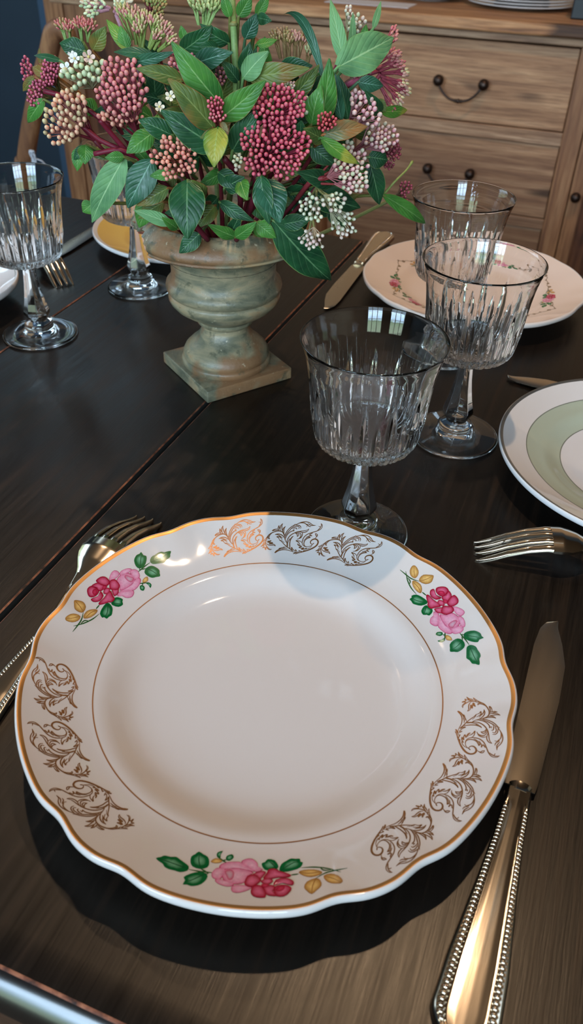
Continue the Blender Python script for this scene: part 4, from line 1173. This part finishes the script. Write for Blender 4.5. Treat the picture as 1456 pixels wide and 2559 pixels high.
mb = MB(); mb.tube([tuple(sp.loc(UC + Vector((0, 0, .105))))] + [tuple(p) for p in q_], [.0022, .0024, .0022, .0021, .0020, .0018, .0016], 10, 0, sp.stemcol)
mb.ball(q_[3], .0030, 0, srgb(120, 120, 70), squash=(1, 1, .6)); mb.build('stem', M['stalk'], sp.root)

# leaves: base x y, tip x y, width, kind, depth of base / tip, bend, roll
LV = [
 ('fan',843,168,986,92,96,'matte',.004,-.006,.12,0), ('rtop',857,152,826,-2,40,'matte',.004,.0,.06,.1), ('rtop',876,150,882,30,22,'matte',.010,.004,.05,.3), ('rtop',932,72,952,2,18,'matte',.01,.004,.04,.2),
 ('rtop',905,110,915,60,24,'mid',.008,.004,.1,0),
 ('small2',800,318,824,148,62,'mid',.006,-.012,.12,.25), ('small2',778,312,800,215,58,'mid',.002,-.008,.15,-.3), ('small2',748,352,752,302,42,'dark',.0,-.008,.1,0),
 ('lilac1',852,300,836,186,34,'blue',.006,.0,.08,-.4), ('lilac1',870,300,846,190,44,'dark',.012,.004,.08,.2), ('small2',808,336,918,316,50,'rust',-.008,-.016,.12,-.25),
 ('small2',802,344,898,412,36,'yellow',-.010,-.016,.14,.35), ('small2',808,350,758,322,44,'olive',-.004,-.012,.1,.2),
 ('fan',895,205,958,215,40,'blue',.0,-.006,.16,.1), ('lilac1',952,290,914,228,36,'dark',.006,-.006,.12,.2), ('lilac1',940,250,965,280,30,'olive',.006,.0,.1,0), ('lilac1',952,278,1020,276,30,'yellow',.006,.002,.1,.3),
 ('lilac2',922,392,970,400,52,'dark',.006,.0,.16,0), ('pale',925,410,948,512,52,'dark',.010,.002,.12,-.2), ('tip',958,488,1066,560,38,'mid',.006,-.004,.12,-.2),
 ('cream',684,552,828,704,92,'dark',.010,-.018,.16,.2), ('cream',660,448,700,556,82,'blue',.006,-.014,.14,-.25), ('big',652,440,672,560,54,'dark',.004,-.010,.14,.4),
 ('mid',468,450,468,596,96,'dark',.006,-.020,.16,.1), ('mid',420,470,342,514,44,'olive',.010,-.002,.12,.1), ('mid',440,432,374,440,34,'mid',.004,-.002,.1,0),
 ('peach',312,392,228,556,70,'matte',.012,-.004,.14,.25), ('peach',380,400,318,520,76,'blue',.008,-.006,.12,.15), ('mid',352,440,318,510,46,'blue',.012,.0,.1,-.3),
 ('peach',232,508,206,530,40,'mid',.014,.006,.1,0), ('peach',215,362,212,410,42,'mid',.012,.004,.14,0), ('peach',198,368,192,428,34,'mid',.014,.008,.1,.3), ('peach',310,392,262,394,30,'mid',.008,.0,.1,0), ('peach',212,365,184,400,26,'dark',.014,.008,.1,.2),
 ('mid',430,560,334,525,34,'matte',.006,.0,.12,.1), ('mid',444,572,406,545,28,'mid',.006,-.004,.1,0),
 ('small1',545,318,534,418,66,'yellow',-.010,-.020,.18,.25), ('small1',535,322,420,196,70,'olive',-.004,-.018,.14,.15), ('small1',552,262,428,106,76,'mid',.004,-.012,.12,-.2),
 ('small1',548,298,662,204,66,'mid',-.006,-.018,.12,.15), ('small1',548,372,402,276,82,'dark',.002,-.010,.14,-.1), ('small1',580,378,640,278,64,'dark',.004,-.006,.12,-.1),
 ('small1',545,330,500,345,30,'olive',-.006,-.012,.2,0), ('small1',552,305,570,330,16,'rust',-.012,-.016,.1,0),
 ('mid',382,332,316,382,54,'mid',.004,-.008,.14,.1), ('mid',430,338,346,298,52,'dark',.006,-.002,.14,.1), ('rose',458,200,340,170,44,'olive',.006,-.008,.12,.2),
 ('back',484,160,578,130,54,'blue',.010,-.004,.12,-.15), ('back',500,210,540,150,40,'dark',.02,.01,.1,0), ('umb1',212,128,148,108,50,'dark',.014,.004,.12,0), ('umb1',232,126,264,66,44,'olive',.016,.010,.1,0), ('umb2',322,126,266,48,36,'yellow',.018,.012,.1,.2),
 ('umb2',318,126,300,64,34,'mid',.018,.012,.1,-.2), ('rose',384,138,284,128,28,'dark',.012,.002,.1,.3), ('rose',320,158,432,132,34,'blue',.012,.004,.1,.3), ('white',152,152,84,138,18,'dark',.010,.006,.1,.3),
 ('left',108,248,68,308,36,'mid',.008,.002,.14,.2), ('left',86,192,56,228,24,'olive',.010,.004,.1,.2), ('left',112,186,80,166,28,'olive',.012,.008,.1,0), ('left',100,160,98,120,12,'olive',.014,.012,.1,0),
 ('umb5',452,128,530,66,56,'dark',.020,.010,.22,.3), ('umb5',572,108,500,62,44,'dark',.02,.012,.2,-.4), ('umb5',460,100,452,64,24,'mid',.02,.016,.1,0), ('back',545,118,498,116,30,'dark',.018,.012,.12,.2),
 ('tall',606,180,625,106,42,'dark',.016,.006,.12,.2), ('tall',607,196,668,128,54,'matte',.014,.002,.14,-.3), ('tall',640,112,692,100,24,'yellow',.014,.008,.1,.2), ('tall',612,98,642,34,42,'blue',.016,.008,.12,.2),
 ('tall',642,44,678,52,30,'dark',.018,.012,.12,0), ('tall',596,42,628,-14,40,'mid',.014,.006,.12,.2), ('tall',574,44,556,-20,30,'mid',.014,.006,.1,-.2), ('tall',640,40,672,-16,30,'mid',.018,.012,.1,.2), ('tall',596,205,552,150,34,'dark',.018,.012,.14,.3), ('tall',620,190,640,120,34,'dark',.02,.014,.14,-.2),
 ('umb6',616,192,772,172,58,'olive',.014,-.004,.14,.1), ('umb6',700,165,780,165,46,'dark',.018,.008,.12,.2), ('umb6',722,252,798,164,44,'olive',.012,.0,.1,.3), ('big',690,215,640,170,50,'dark',.02,.012,.1,0),
 ('big',600,448,617,500,42,'yellow',.008,-.004,.16,.3), ('big',560,470,610,442,50,'dark',.014,.006,.14,0), ('big',586,594,640,556,36,'mid',.010,.002,.12,.2), ('big',588,592,520,562,34,'mid',.010,.002,.12,-.2), ('big',575,585,602,532,34,'dark',.014,.008,.12,0), ('big',548,505,632,552,36,'dark',.014,.004,.14,.3),
 ('pale',776,366,836,412,48,'dark',.008,.002,.14,.1), ('pale',830,460,745,430,48,'dark',.012,.006,.14,.2), ('pale',770,480,900,520,70,'dark',.022,.014,.14,.1), ('cream',705,560,778,545,44,'dark',.010,.0,.14,.2),
 ('mid',505,505,480,450,50,'olive',.012,.006,.16,.4), ('mid',545,430,600,470,46,'dark',.016,.008,.12,0), ('cream',640,556,690,595,40,'mid',.012,.006,.12,.2), ('big',640,590,672,545,44,'mid',.014,.010,.12,.1),
]
for L in LV:
    k, bx, by, tx, ty, w_, kind, d0, d1, bend, roll = L
    make_leaf(S[k], bx, by, tx, ty, w_, kind, d0, d1, bend, .20 + .12*RNG.random(), roll, RNG.uniform(0, .12))
# the arching leaf at the top and the thin bare stalk on the right
make_leaf(S['umb6'], 808, 200, 708, 36, 26, 'blue', .010, .002, .05, .4, .2, arch=58)
sp = S['tip']; mb = MB(); q_ = catmull([tuple(sp.loc(surf(x, y, d))) for x, y, d in ((955, 490, .012), (985, 455, .004), (1015, 425, .002), (1031, 402, .002))], 4)
mb.tube(q_, [.0011, .0010, .0010, .0009, .0009, .0009, .0008, .0008, .0008, .0008, .0009, .0012, .0006][:len(q_)], 6, 0, srgb(134, 140, 74)); mb.build('side_shoot', M['stalk'], sp.root)
sp = S['big']
for pts in (((560, 395), (590, 440), (600, 520), (575, 575)), ((640, 430), (632, 500), (610, 560), (590, 600)), ((700, 470), (660, 500), (630, 520), (600, 580)), ((380, 430), (430, 480), (470, 540), (520, 600))):
    mb = MB(); mb.tube(catmull([tuple(sp.loc(surf(x, y, .016 + .008*i))) for i, (x, y) in enumerate(pts)], 4), .0019, 7, 0, srgb(92, 24, 36)); mb.build('branch', M['stalk'], sp.root)
sp = S['peach']
for pts in (((205, 315), (250, 350), (310, 380), (360, 430)), ((235, 385), (300, 375), (340, 400), (390, 450)), ((250, 300), (275, 330), (310, 370), (350, 410)), ((110, 228), (150, 238), (200, 260), (280, 320))):
    mb = MB(); mb.tube(catmull([tuple(sp.loc(surf(x, y, .010 + .007*i))) for i, (x, y) in enumerate(pts)], 4), .0016, 7, 0, srgb(112, 26, 44)); mb.build('branch', M['stalk'], sp.root)
sp = S['pale']; mb = MB(); mb.tube(catmull([tuple(sp.loc(surf(x, y, d))) for x, y, d in ((842, 442, .006), (800, 446, .008), (772, 458, .014), (740, 500, .03))], 4), .0016, 7, 0, srgb(140, 50, 56)); mb.build('branch', M['stalk'], sp.root)
# inner foliage
POLY = [(250, 200), (420, 120), (600, 150), (790, 170), (930, 220), (960, 420), (880, 520), (740, 590), (480, 590), (380, 520), (330, 420), (230, 330)]
def inside(x, y):
    c = False; n = len(POLY)
    for i in range(n):
        x1, y1 = POLY[i]; x2, y2 = POLY[(i+1) % n]
        if (y1 > y) != (y2 > y) and x < (x2-x1)*(y-y1)/(y2-y1)+x1: c = not c
    return c
placed = 0; rr_ = random.Random(5)
while placed < 135:
    x, y = rr_.uniform(230, 960), rr_.uniform(120, 590)
    if not inside(x, y): continue
    sp = min(SPRIGS, key=lambda s_: (s_.px[0]-x)**2 + (s_.px[1]-y)**2 + s_.nleaf*900)
    a = math.atan2(y-420, x-570) + rr_.uniform(-.9, .9); L = rr_.uniform(55, 95)
    x2, y2 = x + L*math.cos(a), y + L*math.sin(a)
    if not inside(x2, y2) and rr_.random() < .8: continue
    dd = rr_.uniform(.022, .060)
    make_leaf(sp, x, y, x2, y2, rr_.uniform(34, 56), rr_.choice(['dark', 'dark', 'dark', 'mid', 'olive']), dd + .01, dd, .14, .25, rr_.uniform(-.5, .5), .05)
    placed += 1
for x, y, r in ((425, 240, 13), (398, 267, 13)): blossom(S['small1'], x, y, r, -.004, (240, 222, 196))

# ================================================================== THE SIDEBOARD
sb = empty('sideboard', eu(-.55, 2.31, -TZ), 0, 'reclaimed pine sideboard with dark iron drawer handles against the far wall', 'sideboard')
FR = 2.092; S0 = -.636
def cpart(name, e0, e1, u0, u1, z0, z1, mat, parent=None, bv=.002):
    mb = slab(e0, e1, u0, u1, z0, z1); c = sum((Vector(v) for v in mb.v), Vector())/8
    o = mb.build(name, M[mat], None, False)
    bevel(o, bv)
    if parent is None or parent is sb: return child(o, sb)
    o.parent = parent; o.location = (0, 0, 0); return o
EL, ER = -1.515, .46
cpart('top', EL-.025, ER+.025, FR-.022, FR+.44, .075, .1, 'wood_top', bv=.004)
cpart('side_panel', EL, EL+.02, FR, FR+.43, -.68, .075, 'wood_z'); cpart('side_panel', ER-.02, ER, FR, FR+.43, -.68, .075, 'wood_z')
cpart('back_panel', EL+.02, ER-.02, FR+.41, FR+.43, -.66, .075, 'wood_dark'); cpart('bottom_panel', EL+.02, ER-.02, FR+.02, FR+.41, -.66, -.64, 'wood_dark')
cpart('top_rail', EL+.02, ER-.02, FR, FR+.02, .0575, .075, 'wood_rail')
def stile(e0, e1): cpart('stile', e0, e1, FR-.004, FR+.02, -.66, .0575, 'wood_z')
C1 = (S0+.007, S0+.507); C2 = (C1[0]-.045-.50, C1[0]-.045)
for (a, b) in ((C1[1], C1[1]+.043), (C1[0]-.045, C1[0]), (C2[0]-.045, C2[0]), (EL+.02, EL+.06), (ER-.06, ER-.02)): stile(a, b)
def drawer(e0, e1, z0, z1, hz):
    o = slab(e0+.002, e1-.002, FR+.003, FR+.022, z0+.002, z1-.002).build('drawer', M['wood_x'], None, False); bevel(o, .0025); child(o, sb)
    base = Vector(o.location)
    # inside box of the drawer stays hidden; the iron pull is a part of its own
    h = MB(); m_ = (e0+e1)/2; sp_ = .053
    for s_ in (-1, 1):
        c = eu(m_+s_*sp_, FR-.016, hz); h.ball(c, .0125, 0, None, 16, 12, (1, 1, 1)); h.ball(c + UV_*.010, .0105, 0, None, 16, 8, (1, .6, 1)); h.tube([c + UV_*.004, c + UV_*.02], [.006, .008], 12)
    pts = []
    for i in range(17):
        t = i/16*2 - 1; pts.append(eu(m_ + t*sp_*.98, FR-.020, hz - .004 - .034*(1-abs(t)**2.6)))
    h.tube(pts, [.0026 + .0012*math.exp(-((i-8)/1.5)**2) for i in range(17)], 10)
    for i in (7, 8, 9): h.ball(pts[i], .0052 if i == 8 else .0042, 0, None, 10, 6)
    ho = h.build('handle', M['iron'], None, True); ho.parent = o; ho.location = (0, 0, 0)
for (a, b) in (C1, C2):
    drawer(a, b, -.117, .0555, -.031); drawer(a, b, -.316, -.146, -.228); drawer(a, b, -.50, -.340, -.42)
    for (z0, z1) in ((-.146, -.117), (-.340, -.316), (-.66, -.50)): cpart('rail', a, b, FR-.002, FR+.02, z0, z1, 'wood_rail')
def door(e0, e1):
    o = slab(e0+.03, e1-.03, FR+.012, FR+.022, -.60, .02).build('door', M['wood_dark'], None, False); bevel(o, .002); child(o, sb)
    mb = MB()
    slab(e0+.002, e0+.035, FR, FR+.02, -.655, .055, mb); slab(e1-.035, e1-.002, FR, FR+.02, -.655, .055, mb); slab(e0+.035, e1-.035, FR, FR+.02, .0, .055, mb); slab(e0+.035, e1-.035, FR, FR+.02, -.655, -.59, mb)
    f_ = mb.build('door_frame', M['wood_z'], None, False); bevel(f_, .002); f_.parent = o; f_.location = (0, 0, 0)
    mb = MB(); mb.ball(eu(e1-.018 if e0 < -1 else e0+.018, FR-.014, -.25), .012, 0, None, 14, 10); mb.tube([eu(e1-.018 if e0 < -1 else e0+.018, FR-.01, -.25), eu(e1-.018 if e0 < -1 else e0+.018, FR+.004, -.25)], .006, 10)
    k_ = mb.build('knob', M['iron'], None, True); k_.parent = o; k_.location = (0, 0, 0)
door(C1[1]+.043, ER-.06); door(EL+.06, C2[0]-.045)
for e in (EL+.0, ER-.06):
    for u in (FR, FR+.37): cpart('foot', e, e+.06, u, u+.06, -TZ, -.68, 'wood_z')

# things standing on the sideboard
def side_plate(name, e, u, z, R_, hk, label, group=None):
    r = empty(name, eu(e, u, z), 0, label, 'plate', group); p = Plate(R_/.1246, hk, False)
    p.mesh([(.1225, .126, 1)], [M['white_china'], M['silver_line']], 'plate_body', r, 96); return r
stk = side_plate('stacked_plate', -.305, 2.325, .1001, .128, .42, 'white dinner plate at the bottom of the stack on the sideboard', 'plates stacked on the sideboard')
for i, lab in enumerate(('second white plate from the bottom of the sideboard stack', 'third white plate from the bottom of the sideboard stack', 'fourth white plate from the bottom of the sideboard stack')):
    c_ = copy_tree(stk); c_.location = W(eu(-.305 + .002*(i % 2), 2.325, .1001 + .0062*(i+1))); c_['label'] = lab
side_plate('saucer_plate', -.535, 2.345, .1001, .096, .6, 'single white plate on the sideboard, left of the plate stack')
o = slab(-.74, -.535, 2.13, 2.215, .1003, .1012)
pp = o.build('paper_sheet', M['paper'], None, False); tag(pp, 'white paper sheet lying near the front edge of the sideboard top', 'paper')
o = slab(-.172, -.05, 2.16, 2.27, .1002, .17)
bx = o.build('storage_box', M['black_box'], None, False); bevel(bx, .003); tag(bx, 'black box on the sideboard at the upper right corner of the photo', 'box')

# ================================================================== THE BENTWOOD CHAIR at the far left end
CUU = 1.30
ch = empty('bentwood_chair', eu(-.80, CUU+.20, -TZ), 0, 'brown bentwood chair with scrolled back posts beyond the left end of the table', 'chair')
hp = [on_u(x, y, CUU) for x, y in ((60, 430), (64, 400), (74, 330), (90, 250), (108, 180), (122, 130))]
cxe = hp[-1].dot(EV) + .20
Lh = [(p.dot(EV) - cxe, p.z) for p in hp]
tx, tz = Lh[-1]
Lh = [(Lh[0][0]-.010, -.74+.0), (Lh[0][0]-.012, -.30)] + Lh + [(tx+.016, tz+.030), (tx+.034, tz+.036), (tx+.046, tz+.024), (tx+.042, tz+.010)]
for sg in (1, -1):
    cur = catmull([(sg*a+cxe, CUU + .05*max(0, -.3-z)*0, z) for a, z in Lh], 5)
    mb = MB(); n_ = len(cur); mb.tube([eu(a, u, z) for a, u, z in cur], [.0165 - .006*sm((i-n_*.72)/(n_*.28)) for i in range(n_)], 14); child(mb.build('back_stile', M['chairwood'], None, True), ch)
mb = MB(); mb.tube([eu(cxe+t*.21, CUU+.03*(1-t*t), -.17) for t in np.linspace(-1, 1, 13)], .012, 12); child(mb.build('back_rail', M['chairwood'], None, True), ch)
mb = MB(); Mx = Matrix.Translation(eu(cxe, CUU+.20, -.30)); mb.lathe([(0, 0), (.19, 0), (.205, .004), (.205, .02), (.195, .026), (.17, .022), (0, .018)], 48, 0, None, False, Mx)
child(mb.build('seat', M['chairwood'], None, True), ch)
for a, u in ((-.15, .35), (.15, .35)):
    mb = MB(); mb.tube([eu(cxe+a, CUU+u, -.30), eu(cxe+a*1.2, CUU+.20+(u-.20)*1.25, -TZ)], [.015, .011], 12); child(mb.build('leg', M['chairwood'], None, True), ch)
mb = MB(); mb.tube([eu(cxe+.17*math.cos(t), CUU+.2+.17*math.sin(t), -.55) for t in np.linspace(0, 2*PI, 33)], .008, 8); child(mb.build('stretcher_ring', M['chairwood'], None, True), ch)
# white cord knotted round the chair back
k0 = on_u(86, 395, CUU-.02); mb = MB(); pts = [k0 + EV*.004*math.cos(t*3)*1.0 + UV_*(-.004 + .002*math.sin(t*5)) + Vector((0, 0, .014*math.sin(t*2.3) )) for t in np.linspace(0, 6.5, 40)]
mb.tube(pts, .0016, 6); mb.tube([k0, on_u(104, 402, CUU-.02), on_u(118, 416, CUU-.01), on_u(134, 432, CUU+.01)], .0013, 6)
cd = mb.build('tie_cord', M['cord'], None, True); tag(cd, 'white cord knotted around the back of the bentwood chair', 'cord')
